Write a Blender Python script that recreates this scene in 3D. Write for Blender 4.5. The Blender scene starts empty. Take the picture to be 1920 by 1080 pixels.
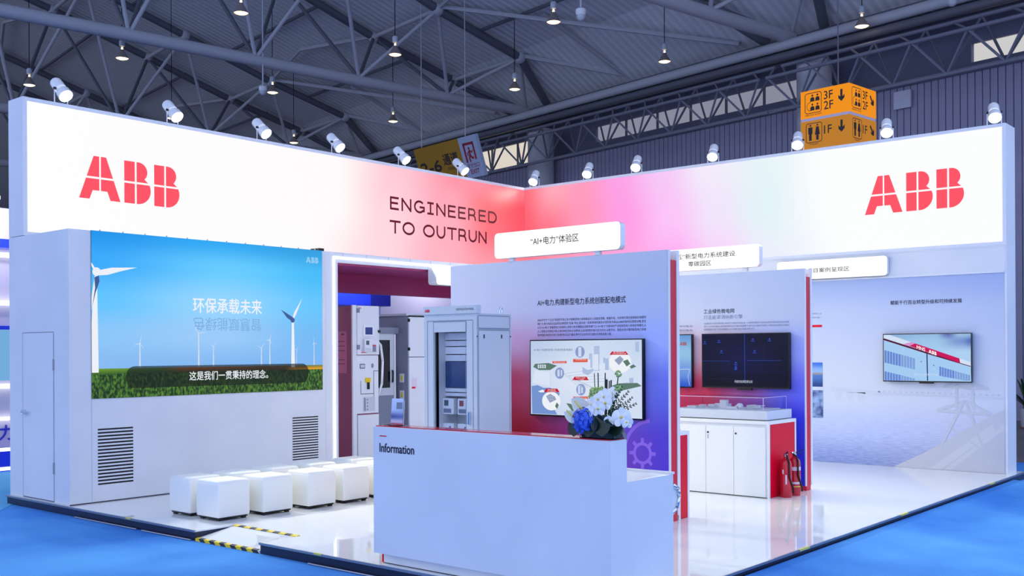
import bpy, bmesh, math, random
from mathutils import Vector, Matrix
random.seed(7)
scene = bpy.context.scene
COL = scene.collection
PI = math.pi

# ------------------------------------------------------------------ camera
YAW = math.radians(40.07)
ROLL = 0.0054
FPX = 1954.4
F = Vector((math.cos(YAW), math.sin(YAW), 0))
RW = Vector((math.sin(YAW), -math.cos(YAW), 0))
UP = Vector((0, 0, 1))
CR = RW * math.cos(ROLL) - UP * math.sin(ROLL)
CU = RW * math.sin(ROLL) + UP * math.cos(ROLL)
cam = bpy.data.cameras.new('camera')
cam_o = bpy.data.objects.new('camera', cam)
COL.objects.link(cam_o)
cam.sensor_fit = 'HORIZONTAL'
cam.sensor_width = 36.0
cam.lens = 36.0 * FPX / 1920
cam.shift_y = (657.5 - 540) / 1920
cam.clip_start = 0.1
cam.clip_end = 300
M = Matrix((CR, CU, -F)).transposed().to_4x4()
M.translation = Vector((0, 0, 1.75))
cam_o.matrix_world = M
scene.camera = cam_o

# ------------------------------------------------------------------ world, exposure
scene.view_settings.view_transform = 'Standard'
scene.view_settings.look = 'None'
scene.view_settings.gamma = 1.0
scene.view_settings.use_curve_mapping = False
scene.view_settings.exposure = 0.0
world = bpy.data.worlds.new('world')
scene.world = world
world.use_nodes = True
bg = world.node_tree.nodes['Background']
bg.inputs[0].default_value = (0.42, 0.52, 0.79, 1)
bg.inputs[1].default_value = 1.98
SPOT_W = 600.0        # booth spotlights on the headers


# ------------------------------------------------------------------ helpers
def lin(c):
    out = []
    for x in c[:3]:
        x = x / 255.0
        out.append(x / 12.92 if x <= 0.04045 else ((x + 0.055) / 1.055) ** 2.4)
    return tuple(out) + (1.0,)


MATS = {}


def mat(name, col=(200, 200, 200), rough=0.5, metal=0.0, emit=0.0, spec=0.5, alpha=1.0, trans=0.0, coat=0.0, ior=1.45):
    if name in MATS:
        return MATS[name]
    m = bpy.data.materials.new(name)
    m.use_nodes = True
    b = m.node_tree.nodes['Principled BSDF']
    if emit > 0:
        b.inputs['Base Color'].default_value = (0, 0, 0, 1)
        b.inputs['Emission Color'].default_value = lin(col)
        b.inputs['Emission Strength'].default_value = emit
        b.inputs['Specular IOR Level'].default_value = 0.15
    else:
        b.inputs['Base Color'].default_value = lin(col)
        b.inputs['Specular IOR Level'].default_value = spec
    b.inputs['Roughness'].default_value = rough
    b.inputs['Metallic'].default_value = metal
    b.inputs['Transmission Weight'].default_value = trans
    b.inputs['Coat Weight'].default_value = coat
    b.inputs['IOR'].default_value = ior
    b.inputs['Alpha'].default_value = alpha
    MATS[name] = m
    return m


def grid_color(nt, rows, coord='UV'):
    """colour over a face: rows of colour ramps along u, blended along v"""
    tc = nt.nodes.new('ShaderNodeTexCoord')
    sp = nt.nodes.new('ShaderNodeSeparateXYZ')
    nt.links.new(tc.outputs[coord], sp.inputs[0])
    cur = None
    pv = None
    for v, stops in rows:
        r = nt.nodes.new('ShaderNodeValToRGB')
        r.color_ramp.interpolation = 'EASE'
        e = r.color_ramp.elements
        while len(e) > 1:
            e.remove(e[-1])
        e[0].position = stops[0][0]
        e[0].color = lin(stops[0][1])
        for p, c in stops[1:]:
            k = e.new(p)
            k.color = lin(c)
        nt.links.new(sp.outputs[0], r.inputs[0])
        if cur is None:
            cur = r.outputs[0]
        else:
            mr = nt.nodes.new('ShaderNodeMapRange')
            mr.interpolation_type = 'SMOOTHSTEP'
            mr.inputs[1].default_value = pv
            mr.inputs[2].default_value = v
            nt.links.new(sp.outputs[1], mr.inputs[0])
            mx = nt.nodes.new('ShaderNodeMix')
            mx.data_type = 'RGBA'
            nt.links.new(mr.outputs[0], mx.inputs[0])
            nt.links.new(cur, mx.inputs[6])
            nt.links.new(r.outputs[0], mx.inputs[7])
            cur = mx.outputs[2]
        pv = v
    return cur


def grad(name, rows, emit=0.0, rough=0.5, spec=0.18):
    m = bpy.data.materials.new(name)
    m.use_nodes = True
    nt = m.node_tree
    b = nt.nodes['Principled BSDF']
    c = grid_color(nt, rows)
    if emit > 0:
        b.inputs['Base Color'].default_value = (0, 0, 0, 1)
        nt.links.new(c, b.inputs['Emission Color'])
        b.inputs['Emission Strength'].default_value = emit
        b.inputs['Specular IOR Level'].default_value = 0.15
    else:
        nt.links.new(c, b.inputs['Base Color'])
        b.inputs['Specular IOR Level'].default_value = spec
    b.inputs['Roughness'].default_value = rough
    MATS[name] = m
    return m


def noise_mat(name, c1, c2, scale, rough=0.6, detail=3, spec=0.3, bump=0.0, emit=0.0, stretch=(1, 1, 1), lo=0.35, hi=0.65, bscale=None):
    m = bpy.data.materials.new(name)
    m.use_nodes = True
    nt = m.node_tree
    b = nt.nodes['Principled BSDF']
    tc = nt.nodes.new('ShaderNodeTexCoord')
    mp = nt.nodes.new('ShaderNodeMapping')
    mp.inputs[3].default_value = stretch
    n = nt.nodes.new('ShaderNodeTexNoise')
    n.inputs['Scale'].default_value = scale
    n.inputs['Detail'].default_value = detail
    r = nt.nodes.new('ShaderNodeValToRGB')
    r.color_ramp.elements[0].position = lo
    r.color_ramp.elements[1].position = hi
    r.color_ramp.elements[0].color = lin(c1)
    r.color_ramp.elements[1].color = lin(c2)
    nt.links.new(tc.outputs['Object'], mp.inputs[0])
    nt.links.new(mp.outputs[0], n.inputs['Vector'])
    nt.links.new(n.outputs[0], r.inputs[0])
    if emit > 0:
        b.inputs['Base Color'].default_value = (0, 0, 0, 1)
        nt.links.new(r.outputs[0], b.inputs['Emission Color'])
        b.inputs['Emission Strength'].default_value = emit
    else:
        nt.links.new(r.outputs[0], b.inputs['Base Color'])
    b.inputs['Roughness'].default_value = rough
    b.inputs['Specular IOR Level'].default_value = spec
    if bump > 0:
        n2 = nt.nodes.new('ShaderNodeTexNoise')
        n2.inputs['Scale'].default_value = bscale or scale * 10
        nt.links.new(mp.outputs[0], n2.inputs['Vector'])
        bp = nt.nodes.new('ShaderNodeBump')
        bp.inputs['Strength'].default_value = bump
        bp.inputs['Distance'].default_value = 0.01
        nt.links.new(n2.outputs[0], bp.inputs['Height'])
        nt.links.new(bp.outputs[0], b.inputs['Normal'])
    MATS[name] = m
    return m


ORG = {}


def V(*a):
    return Vector(a)


class MB:
    def __init__(s):
        s.v = []
        s.f = []
        s.uv = {}

    def add(s, vs, fs):
        o = len(s.v)
        s.v += [Vector(p) for p in vs]
        s.f += [tuple(i + o for i in f) for f in fs]
        return s

    def box(s, x0, y0, z0, x1, y1, z1):
        x0, x1 = min(x0, x1), max(x0, x1)
        y0, y1 = min(y0, y1), max(y0, y1)
        z0, z1 = min(z0, z1), max(z0, z1)
        return s.add([(x0, y0, z0), (x1, y0, z0), (x1, y1, z0), (x0, y1, z0), (x0, y0, z1), (x1, y0, z1), (x1, y1, z1), (x0, y1, z1)],
                     [(3, 2, 1, 0), (4, 5, 6, 7), (0, 1, 5, 4), (1, 2, 6, 5), (2, 3, 7, 6), (3, 0, 4, 7)])

    def obox(s, c, a, b, d):
        """box at c with half vectors a, b, d"""
        c, a, b, d = Vector(c), Vector(a), Vector(b), Vector(d)
        if a.cross(b).dot(d) < 0:
            a = -a
        return s.add([c - a - b - d, c + a - b - d, c + a + b - d, c - a + b - d, c - a - b + d, c + a - b + d, c + a + b + d, c - a + b + d],
                     [(3, 2, 1, 0), (4, 5, 6, 7), (0, 1, 5, 4), (1, 2, 6, 5), (2, 3, 7, 6), (3, 0, 4, 7)])

    def prism(s, pts, d):
        pts = [Vector(p) for p in pts]
        d = Vector(d)
        n = len(pts)
        nn = Vector((0, 0, 0))
        for i in range(n):
            nn += pts[i].cross(pts[(i + 1) % n])
        if nn.dot(d) > 0:
            pts.reverse()
        vs = pts + [p + d for p in pts]
        fs = [tuple(range(n)), tuple(range(2 * n - 1, n - 1, -1))]
        for i in range(n):
            j = (i + 1) % n
            fs.append((j, i, n + i, n + j))
        return s.add(vs, fs)

    def tube(s, p, q, r, n=8, r2=None, cap=True):
        p, q = Vector(p), Vector(q)
        r2 = r if r2 is None else r2
        d = (q - p)
        if d.length < 1e-6:
            return s
        d.normalize()
        a = d.cross(Vector((0, 0, 1)))
        if a.length < 1e-3:
            a = Vector((1, 0, 0))
        a.normalize()
        b = d.cross(a)
        vs = []
        for c, rr in ((p, r), (q, r2)):
            for i in range(n):
                t = 2 * PI * i / n
                vs.append(c + a * (rr * math.cos(t)) + b * (rr * math.sin(t)))
        fs = [(i, (i + 1) % n, n + (i + 1) % n, n + i) for i in range(n)]
        if cap:
            fs += [tuple(range(n - 1, -1, -1)), tuple(range(n, 2 * n))]
        return s.add(vs, fs)

    def path(s, pts, r, n=8):
        for a, b in zip(pts, pts[1:]):
            s.tube(a, b, r, n)
        return s

    def lathe(s, c, prof, n=16, mx=None, caps=(True, True)):
        c = Vector(c)
        vs = []
        for r, z in prof:
            for i in range(n):
                t = 2 * PI * i / n
                p = Vector((r * math.cos(t), r * math.sin(t), z))
                if mx is not None:
                    p = mx @ p
                vs.append(c + p)
        fs = []
        for k in range(len(prof) - 1):
            for i in range(n):
                j = (i + 1) % n
                fs.append((k * n + i, k * n + j, (k + 1) * n + j, (k + 1) * n + i))
        if caps[0] and prof[0][0] > 1e-5:
            fs.append(tuple(range(n - 1, -1, -1)))
        if caps[1] and prof[-1][0] > 1e-5:
            fs.append(tuple(range((len(prof) - 1) * n, len(prof) * n)))
        return s.add(vs, fs)

    def ball(s, c, r, n=10, m=6, sc=(1, 1, 1)):
        c = Vector(c)
        prof = []
        vs = []
        for k in range(m + 1):
            t = PI * k / m
            for i in range(n):
                a = 2 * PI * i / n
                vs.append(c + Vector((r * sc[0] * math.sin(t) * math.cos(a), r * sc[1] * math.sin(t) * math.sin(a), -r * sc[2] * math.cos(t))))
        fs = []
        for k in range(m):
            for i in range(n):
                j = (i + 1) % n
                fs.append((k * n + i, k * n + j, (k + 1) * n + j, (k + 1) * n + i))
        return s.add(vs, fs)

    def build(s, name, m, parent=None, smooth=False, bevel=0.0, seg=2, label=None, origin=None, auto=None):
        me = bpy.data.meshes.new(name)
        o = bpy.data.objects.new(name, me)
        COL.objects.link(o)
        if parent is not None:
            o.parent = parent
            org = ORG[parent]
        else:
            org = Vector(origin) if origin is not None else Vector((0, 0, 0))
            o.location = org
        ORG[o] = org
        me.from_pydata([p - org for p in s.v], [], s.f)
        if s.uv:
            ul = me.uv_layers.new(name='UVMap')
            for poly in me.polygons:
                if poly.index in s.uv:
                    for k, li in enumerate(poly.loop_indices):
                        ul.data[li].uv = s.uv[poly.index][k]
        if bevel > 0:
            bm = bmesh.new()
            bm.from_mesh(me)
            bmesh.ops.remove_doubles(bm, verts=bm.verts, dist=1e-5)
            bmesh.ops.bevel(bm, geom=list(bm.edges), offset=bevel, segments=seg, profile=0.5, affect='EDGES')
            bm.to_mesh(me)
            bm.free()
        me.validate()
        if smooth:
            for p in me.polygons:
                p.use_smooth = True
            if auto is not None:
                try:
                    me.set_sharp_from_angle(angle=math.radians(auto))
                except Exception:
                    pass
        if isinstance(m, str):
            m = MATS[m]
        me.materials.append(m)
        if label:
            o['label'] = label
        return o


def build_each(mb, name, m, parent):
    """every separate outline becomes a part of its own"""
    for fc_ in mb.f:
        q = MB()
        q.v = [mb.v[i] for i in fc_]
        q.f = [tuple(range(len(fc_)))]
        q.build(name, m, parent)


def tag(o, label=None, cat=None, group=None, kind=None):
    if label:
        o['label'] = label
    if cat:
        o['category'] = cat
    if group:
        o['group'] = group
    if kind:
        o['kind'] = kind
    return o


def thing(name, label, cat, loc=(0, 0, 0), group=None, kind=None):
    o = bpy.data.objects.new(name, None)
    COL.objects.link(o)
    o.location = loc
    ORG[o] = Vector(loc)
    o.empty_display_size = 0.2
    return tag(o, label, cat, group, kind)


def copy_tree(o, loc=None, rotz=None, label=None, parent=None):
    c = o.copy()
    COL.objects.link(c)
    c.parent = parent
    if loc is not None:
        c.location = loc
    if rotz is not None:
        c.rotation_euler = (0, 0, rotz)
    if label:
        c['label'] = label
    for ch in [x for x in bpy.data.objects if x.parent == o]:
        copy_tree(ch, parent=c)
    return c


class Face:
    """a flat drawing plane: s to the viewer's right, t up, d out of the face"""

    tick = 0

    def __init__(f, o, r, n, up=(0, 0, 1)):
        f.o, f.r, f.n, f.u = Vector(o), Vector(r), Vector(n), Vector(up)

    def p(f, s, t, d=0.0):
        return f.o + f.r * s + f.u * t + f.n * d

    def poly(f, mb, pts, d):
        n = len(mb.v)
        area = sum(a[0] * b[1] - b[0] * a[1] for a, b in zip(pts, pts[1:] + pts[:1]))
        if area < 0:
            pts = pts[::-1]
        mb.v += [f.p(s, t, d) for s, t in pts]
        mb.f.append(tuple(range(n, n + len(pts))))
        return mb

    def rect(f, mb, s0, t0, s1, t1, d):
        return f.poly(mb, [(s0, t0), (s1, t0), (s1, t1), (s0, t1)], d)

    def uvrect(f, mb, s0, t0, s1, t1, d):
        mb.uv[len(mb.f)] = [(0, 0), (1, 0), (1, 1), (0, 1)]
        return f.rect(mb, s0, t0, s1, t1, d)

    def slab(f, mb, s0, t0, s1, t1, d0, d1):
        return mb.prism([f.p(s0, t0, d0), f.p(s1, t0, d0), f.p(s1, t1, d0), f.p(s0, t1, d0)], f.n * (d1 - d0))

    def disc(f, mb, s, t, rs, rt, d, n=24):
        return f.poly(mb, [(s + rs * math.cos(2 * PI * i / n), t + rt * math.sin(2 * PI * i / n)) for i in range(n)], d)

    def line(f, mb, pts, w, d):
        """a stroke of width w along pts"""
        for i, (a, b) in enumerate(zip(pts, pts[1:])):
            dx, dy = b[0] - a[0], b[1] - a[1]
            L = math.hypot(dx, dy)
            if L < 1e-9:
                continue
            nx, ny = -dy / L * w / 2, dx / L * w / 2
            ex, ey = dx / L * w * 0.35, dy / L * w * 0.35
            a2 = (a[0] - ex, a[1] - ey) if i > 0 else a
            b2 = (b[0] + ex, b[1] + ey) if i < len(pts) - 2 else b
            Face.tick = (Face.tick + 1) % 40
            f.poly(mb, [(a2[0] + nx, a2[1] + ny), (a2[0] - nx, a2[1] - ny), (b2[0] - nx, b2[1] - ny), (b2[0] + nx, b2[1] + ny)], d + Face.tick * 4e-5)
        return mb

    def text(f, mb, txt, s, t, d, width=None, height=None, bold=0.0, flip=False, squeeze=None):
        if bold > 0 and not flip:
            wd = None
            for k, (bx, by) in enumerate(((-1, 0), (1, 0), (0, 1), (0, -1))):
                em = (height or width / max(1, len(txt))) * bold * 1.2
                wd = f.text(mb, txt, s + bx * em, t + by * em, d + k * 4e-5, width, height, 0.0, False, squeeze)
            return wd
        vs, fs, x0, x1, y0, y1 = glyphs(txt)
        if width is not None:
            k = width / (x1 - x0)
            ky = height / (y1 - y0) if height is not None else k
        else:
            ky = height / (y1 - y0)
            k = ky * (squeeze or 1.0)
        o = len(mb.v)
        if flip:
            mb.v += [f.p(s + (x - x0) * k, t + (y1 - y) * ky, d) for x, y in vs]
            mb.f += [tuple(reversed([i + o for i in q])) for q in fs]
        else:
            mb.v += [f.p(s + (x - x0) * k, t + (y - y0) * ky, d) for x, y in vs]
            mb.f += [tuple(i + o for i in q) for q in fs]
        return (x1 - x0) * k


_G = {}


def glyphs(txt):
    key = txt
    if key in _G:
        return _G[key]
    c = bpy.data.curves.new('lettering', 'FONT')
    c.body = txt
    c.resolution_u = 3
    o = bpy.data.objects.new('lettering', c)
    COL.objects.link(o)
    dg = bpy.context.evaluated_depsgraph_get()
    me = bpy.data.meshes.new_from_object(o.evaluated_get(dg))
    vs = [(v.co.x, v.co.y) for v in me.vertices]
    fs = []
    for p in me.polygons:
        fs.append(tuple(p.vertices) if p.normal.z > 0 else tuple(reversed(p.vertices)))
    bpy.data.objects.remove(o)
    bpy.data.curves.remove(c)
    bpy.data.meshes.remove(me)
    xs = [v[0] for v in vs]
    ys = [v[1] for v in vs]
    _G[key] = (vs, fs, min(xs), max(xs), min(ys), max(ys))
    return _G[key]


def arc(cx, cy, r, a0, a1, n=14, ry=None):
    ry = r if ry is None else ry
    return [(cx + r * math.cos(math.radians(a0 + (a1 - a0) * i / n)), cy + ry * math.sin(math.radians(a0 + (a1 - a0) * i / n))) for i in range(n + 1)]


def logo(f, mb, s, t, w, h, d):
    """the three quartered letters, each piece a polygon; s,t lower corner"""
    P = []
    g0, g1, h0, h1 = 0.478, 0.516, 0.476, 0.522
    lf = lambda y: 0.345 * y            # slanting outer edge of the first letter
    P.append([(lf(h1), h1), (g0, h1), (g0, 1), (0.345, 1)])
    P.append([(g1, h1), (0.99 - lf(h1), h1), (0.645, 1), (g1, 1)])
    P.append([(0, 0), (0.245, 0), (0.32, 0.205), (g0, 0.205), (g0, h0), (lf(h0), h0)])
    P.append([(0.99, 0), (0.99 - lf(h0), h0), (g1, h0), (g1, 0.205), (0.67, 0.205), (0.745, 0)])
    for k in (1.085, 1.845):
        P.append([(k, h1), (k + 0.265, h1), (k + 0.265, 1), (k, 1)])
        P.append([(k, 0), (k + 0.265, 0), (k + 0.265, h0), (k, h0)])
        a = [(k + 0.31, 1)] + arc(k + 0.36, 0.775, 0.225, 90, -48) + [(k + 0.605, h1), (k + 0.31, h1)]
        P.append(a)
        b = [(k + 0.31, h0), (k + 0.635, h0)] + arc(k + 0.335, 0.335, 0.335, 24, -90) + [(k + 0.31, 0)]
        P.append(b)
    W = 2.515
    for q in P:
        f.poly(mb, [(s + x / W * w, t + y * h) for x, y in q], d)
    return mb


# ------------------------------------------------------------------ materials
noise_mat('white_wall', (220, 222, 226), (227, 228, 231), 1.5, rough=0.45, spec=0.4)
mat('white_gloss', (236, 236, 236), rough=0.25, spec=0.5)
mat('white_frame', (228, 229, 233), rough=0.35)
mat('ottoman_leather', (240, 238, 230), rough=0.42, spec=0.4)
mat('black', (8, 9, 14), rough=0.5)
mat('black_gloss', (6, 7, 12), rough=0.15)
mat('dark_text', (20, 22, 45), rough=0.6)
mat('grey_text', (120, 130, 160), rough=0.6)
mat('navy_skirt', (24, 30, 56), rough=0.35)
mat('red_panel', (226, 2, 44), rough=0.35, spec=0.25)
mat('red_core', (212, 14, 52), rough=0.4)
mat('red_gloss', (190, 20, 45), rough=0.12, spec=0.6)
mat('maroon', (168, 48, 104), rough=0.35)
mat('chrome', (220, 225, 230), rough=0.08, metal=1.0)
mat('steel', (170, 175, 185), rough=0.3, metal=1.0)
mat('aluminium', (150, 155, 165), rough=0.35, metal=0.8)
mat('cab_grey', (196, 202, 210), rough=0.4)
mat('cab_light', (224, 226, 230), rough=0.4)
mat('cab_dark', (128, 134, 152), rough=0.45)
mat('cab_red_reflection', (160, 78, 105), rough=0.35)  # grey cabinet side with its red reflection put into the base colour
mat('poster_pink', (205, 110, 140), rough=0.5)
mat('acrylic', (245, 248, 255), rough=0.02, trans=1.0, ior=1.15, spec=0.5)
mat('yellow', (235, 200, 20), rough=0.5)
mat('hazard_black', (38, 40, 50), rough=0.5)
mat('lit_white', (255, 255, 255), emit=1.25)
mat('lit_strip', (255, 255, 255), emit=2.2)
mat('lit_red', (255, 84, 102), emit=1.0)
mat('lit_maroon', (112, 14, 44), emit=0.75)
mat('lit_text', (64, 70, 74), emit=0.6)
mat('lens', (248, 252, 255), emit=14.0)
mat('bulb_warm', (255, 222, 170), emit=5.0)
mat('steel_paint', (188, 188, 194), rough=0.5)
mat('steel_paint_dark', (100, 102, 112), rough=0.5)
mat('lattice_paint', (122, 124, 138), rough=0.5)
mat('lamp_housing', (190, 196, 205), rough=0.4)
mat('lamp_reflector', (150, 136, 130), rough=0.35, metal=0.3)
mat('sign_orange', (250, 152, 22), emit=0.9)
mat('sign_amber', (206, 136, 44), emit=0.8)
mat('sign_ochre', (168, 122, 20), rough=0.4)
mat('sign_ink', (40, 34, 36), rough=0.5)
mat('sign_white', (170, 180, 205), rough=0.4)
mat('sign_red', (150, 35, 50), rough=0.5)
mat('leaf', (34, 66, 40), rough=0.35)
mat('leaf_dark', (20, 42, 30), rough=0.3)
mat('stem', (60, 92, 45), rough=0.5)
mat('petal', (246, 244, 240), rough=0.5)
mat('petal_cream', (240, 234, 212), rough=0.45)
mat('bloom_green', (170, 200, 120), rough=0.6)
mat('bloom_blue', (70, 110, 225), rough=0.6)
mat('pollen', (225, 205, 70), rough=0.6)
mat('ext_red', (196, 24, 48), rough=0.22, coat=0.4)
mat('rubber', (20, 20, 26), rough=0.5)
mat('label_pale', (220, 205, 220), rough=0.5)

m = noise_mat('carpet', (56, 118, 202), (98, 168, 232), 0.35, rough=0.95, detail=5, spec=0.05, bump=0.5, bscale=160)
noise_mat('carpet_pale', (92, 168, 214), (110, 184, 224), 0.5, rough=0.95, spec=0.05)
noise_mat('hall_floor', (92, 84, 82), (108, 100, 98), 0.7, rough=0.35, spec=0.4)
mat('platform_gloss', (230, 230, 230), rough=0.035, spec=0.6)


# roof deck: ribbed metal sheet
def deck_mat():
    m = bpy.data.materials.new('roof_deck')
    m.use_nodes = True
    nt = m.node_tree
    b = nt.nodes['Principled BSDF']
    tc = nt.nodes.new('ShaderNodeTexCoord')
    mp = nt.nodes.new('ShaderNodeMapping')
    mp.inputs[2].default_value = (0, 0, math.radians(10))
    w = nt.nodes.new('ShaderNodeTexWave')
    w.wave_type = 'BANDS'
    w.bands_direction = 'Y'
    w.inputs['Scale'].default_value = 1.05
    r = nt.nodes.new('ShaderNodeValToRGB')
    r.color_ramp.elements[0].color = lin((222, 222, 226))
    r.color_ramp.elements[1].color = lin((238, 238, 240))
    nt.links.new(tc.outputs['Object'], mp.inputs[0])
    nt.links.new(mp.outputs[0], w.inputs['Vector'])
    nt.links.new(w.outputs[0], r.inputs[0])
    nt.links.new(r.outputs[0], b.inputs['Base Color'])
    bp = nt.nodes.new('ShaderNodeBump')
    bp.inputs['Strength'].default_value = 0.4
    bp.inputs['Distance'].default_value = 0.05
    nt.links.new(w.outputs[0], bp.inputs['Height'])
    nt.links.new(bp.outputs[0], b.inputs['Normal'])
    b.inputs['Roughness'].default_value = 0.45
    MATS['roof_deck'] = m


deck_mat()
noise_mat('cladding', (150, 146, 170), (164, 160, 182), 0.6, rough=0.5)
mat('cladding_trim', (140, 136, 150), rough=0.5)
mat('hall_upper', (100, 102, 124), rough=0.6)
mat('window_day', (232, 222, 208), emit=0.9)

# ================================================================== HALL
HA = math.radians(-10)
HU = Vector((math.cos(HA), math.sin(HA), 0))    # towards the hall's side wall
HV = Vector((-math.sin(HA), math.cos(HA), 0))   # along that wall


def hp(u, v, z):
    return HU * u + HV * v + Vector((0, 0, z))


g = MB().box(-40, -40, -0.30, 75, 110, -0.106).build('floor', 'hall_floor')
tag(g, kind='structure')
cp = thing('aisle_carpet', None, None, (0, 0, -0.1), kind='structure')
cp['label'] = 'bright blue needle-felt carpet laid around the white stand'
MB().box(-14, -14, -0.106, 18.15, 30, -0.1).build('carpet_sheet', 'carpet', cp)
mb = MB()
mb.prism([(5.84, 12.92, -0.1), (4.85, 11.72, -0.1), (1.0, 12.2, -0.1), (1.0, 16.2, -0.1), (7.6, 16.4, -0.1)], (0, 0, 0.004))
mb.build('pale_carpet_strip', 'carpet_pale', cp)

mb = MB()
mb.prism([(6.3, 3.45, -0.1), (6.3, 3.62, -0.082), (6.3, 3.80, -0.058), (6.3, 3.925, -0.05), (6.3, 3.925, -0.1)], (9.0, 0, 0))
mb.build('carpet_fold', 'carpet', cp)
# roof deck, a folded sheet falling to the eave
DECK = [(26.9, 11.15), (24.3, 12.55), (20.45, 13.6), (16.7, 14.85), (12.95, 16.05), (9.2, 17.1), (5.45, 18.0), (0, 18.9), (-10, 19.4)]


def deck_z(u):
    for (a, za), (b, zb) in zip(DECK, DECK[1:]):
        if b <= u <= a:
            k = (a - u) / (a - b)
            return za + (zb - za) * k
    return DECK[0][1] if u > DECK[0][0] else DECK[-1][1]


mb = MB()
pts = [hp(u, 4, z) for u, z in DECK] + [hp(u, 4, z + 0.2) for u, z in reversed(DECK)]
for (a, za), (b, zb) in zip(DECK, DECK[1:]):
    mb.prism([hp(a, 4, za), hp(b, 4, zb), hp(b, 4, zb + 0.2), hp(a, 4, za + 0.2)], HV * 104)
tag(mb.build('ceiling', 'roof_deck'), kind='structure')

# side wall: cladding up to 9 m, upper wall behind the window band, each cladding panel its own piece
wl = thing('wall_right', None, None, hp(26.9, 15, -0.1), kind='structure')
MB().prism([hp(26.86, 6, -0.1), hp(27.3, 6, -0.1), hp(27.3, 108, -0.1), hp(26.86, 108, -0.1)], (0, 0, 9.1)).build('backing', 'hall_upper', wl)
PW = 0.2
pm = MB()
c0 = Vector((0, 0, 0))
pm.obox(c0 + Vector((0, 0, 4.55)), HU * 0.03, HV * (PW / 2 - 0.012), (0, 0, 4.55))
first = None
for i in range(230):
    vv = 7.0 + i * PW
    if first is None:
        pm2 = MB()
        pm2.v = [p + hp(26.82, vv, -0.1) for p in pm.v]
        pm2.f = pm.f
        first = pm2.build('panel', 'cladding', wl)
    else:
        c = first.copy()
        COL.objects.link(c)
        c.location = first.location + HV * (i * PW)
mb = MB()
mb.obox(hp(26.75, 57, 9.03), HU * 0.14, HV * 51, (0, 0, 0.06))
mb.build('coping', 'cladding_trim', wl)
# upper wall with openings for the windows: piers between
tag(MB().prism([hp(27.2, 6, 10.2), hp(27.5, 6, 10.2), hp(27.5, 108, 10.2), hp(27.2, 108, 10.2)], (0, 0, 1.2)).build('wall_upper', 'hall_upper'), kind='structure')
WINS = [(9.0, 13.4, 9.35, 9.85), (18.6, 27.6, 9.45, 10.02), (30.5, 42.0, 9.12, 10.12), (46, 58, 9.12, 10.12)]
WTONE = [mat('window_bright', (226, 224, 224), emit=.8), mat('window_dim', (158, 162, 182), emit=.7), MATS['window_day'], MATS['window_day']]
edges = [6] + [x for w in WINS for x in w[:2]] + [108]
for k in range(0, len(edges), 2):
    a, b = edges[k], edges[k + 1]
    tag(MB().prism([hp(27.2, a, 9.0), hp(27.5, a, 9.0), hp(27.5, b, 9.0), hp(27.2, b, 9.0)], (0, 0, 1.2)).build('wall_pier', 'hall_upper'), kind='structure')
for k, (a, b, z0, z1) in enumerate(WINS):
    w = thing('window_%d' % (k + 1), None, None, hp(27.25, (a + b) / 2, z0), kind='structure')
    if z0 > 9.0:
        MB().prism([hp(27.2, a, 9.0), hp(27.5, a, 9.0), hp(27.5, b, 9.0), hp(27.2, b, 9.0)], (0, 0, z0 - 9.0)).build('window_sill', 'hall_upper', w)
    MB().prism([hp(27.2, a, z1), hp(27.5, a, z1), hp(27.5, b, z1), hp(27.2, b, z1)], (0, 0, 10.2 - z1)).build('window_head', 'hall_upper', w)
    n = max(2, int((b - a) / 1.5))
    for i in range(n):
        p0, p1 = a + (b - a) * i / n, a + (b - a) * (i + 1) / n
        MB().prism([hp(27.30, p0 + 0.03, z0), hp(27.33, p0 + 0.03, z0), hp(27.33, p1 - 0.03, z0), hp(27.30, p1 - 0.03, z0)], (0, 0, z1 - z0)).build('pane', WTONE[k], w)
        MB().obox(hp(27.28, p0, (z0 + z1) / 2), HU * 0.04, HV * 0.035, (0, 0, (z1 - z0) / 2)).build('mullion', 'steel_paint_dark', w)
# far end wall
tag(MB().obox(hp(5, 96, 9), HU * 40, HV * 0.2, (0, 0, 10)).build('wall_back', 'hall_upper'), kind='structure')

# columns
COLV = [6.3, 18.4, 30.5, 42.6, 54.7]
TR_LABEL = {6.3: 'nearest', 18.4: 'b', 30.5: 'c'}
for vv in (6.3, 17.6, 29.6, 42.0, 54.0):
    mb = MB()
    mb.tube(hp(26.26, vv, -0.1), hp(26.26, vv, 10.1), 0.5, 20)
    o = mb.build('column', 'steel_paint', smooth=True, auto=40, origin=hp(26.3, vv, -0.1))
    tag(o, kind='structure')

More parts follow.
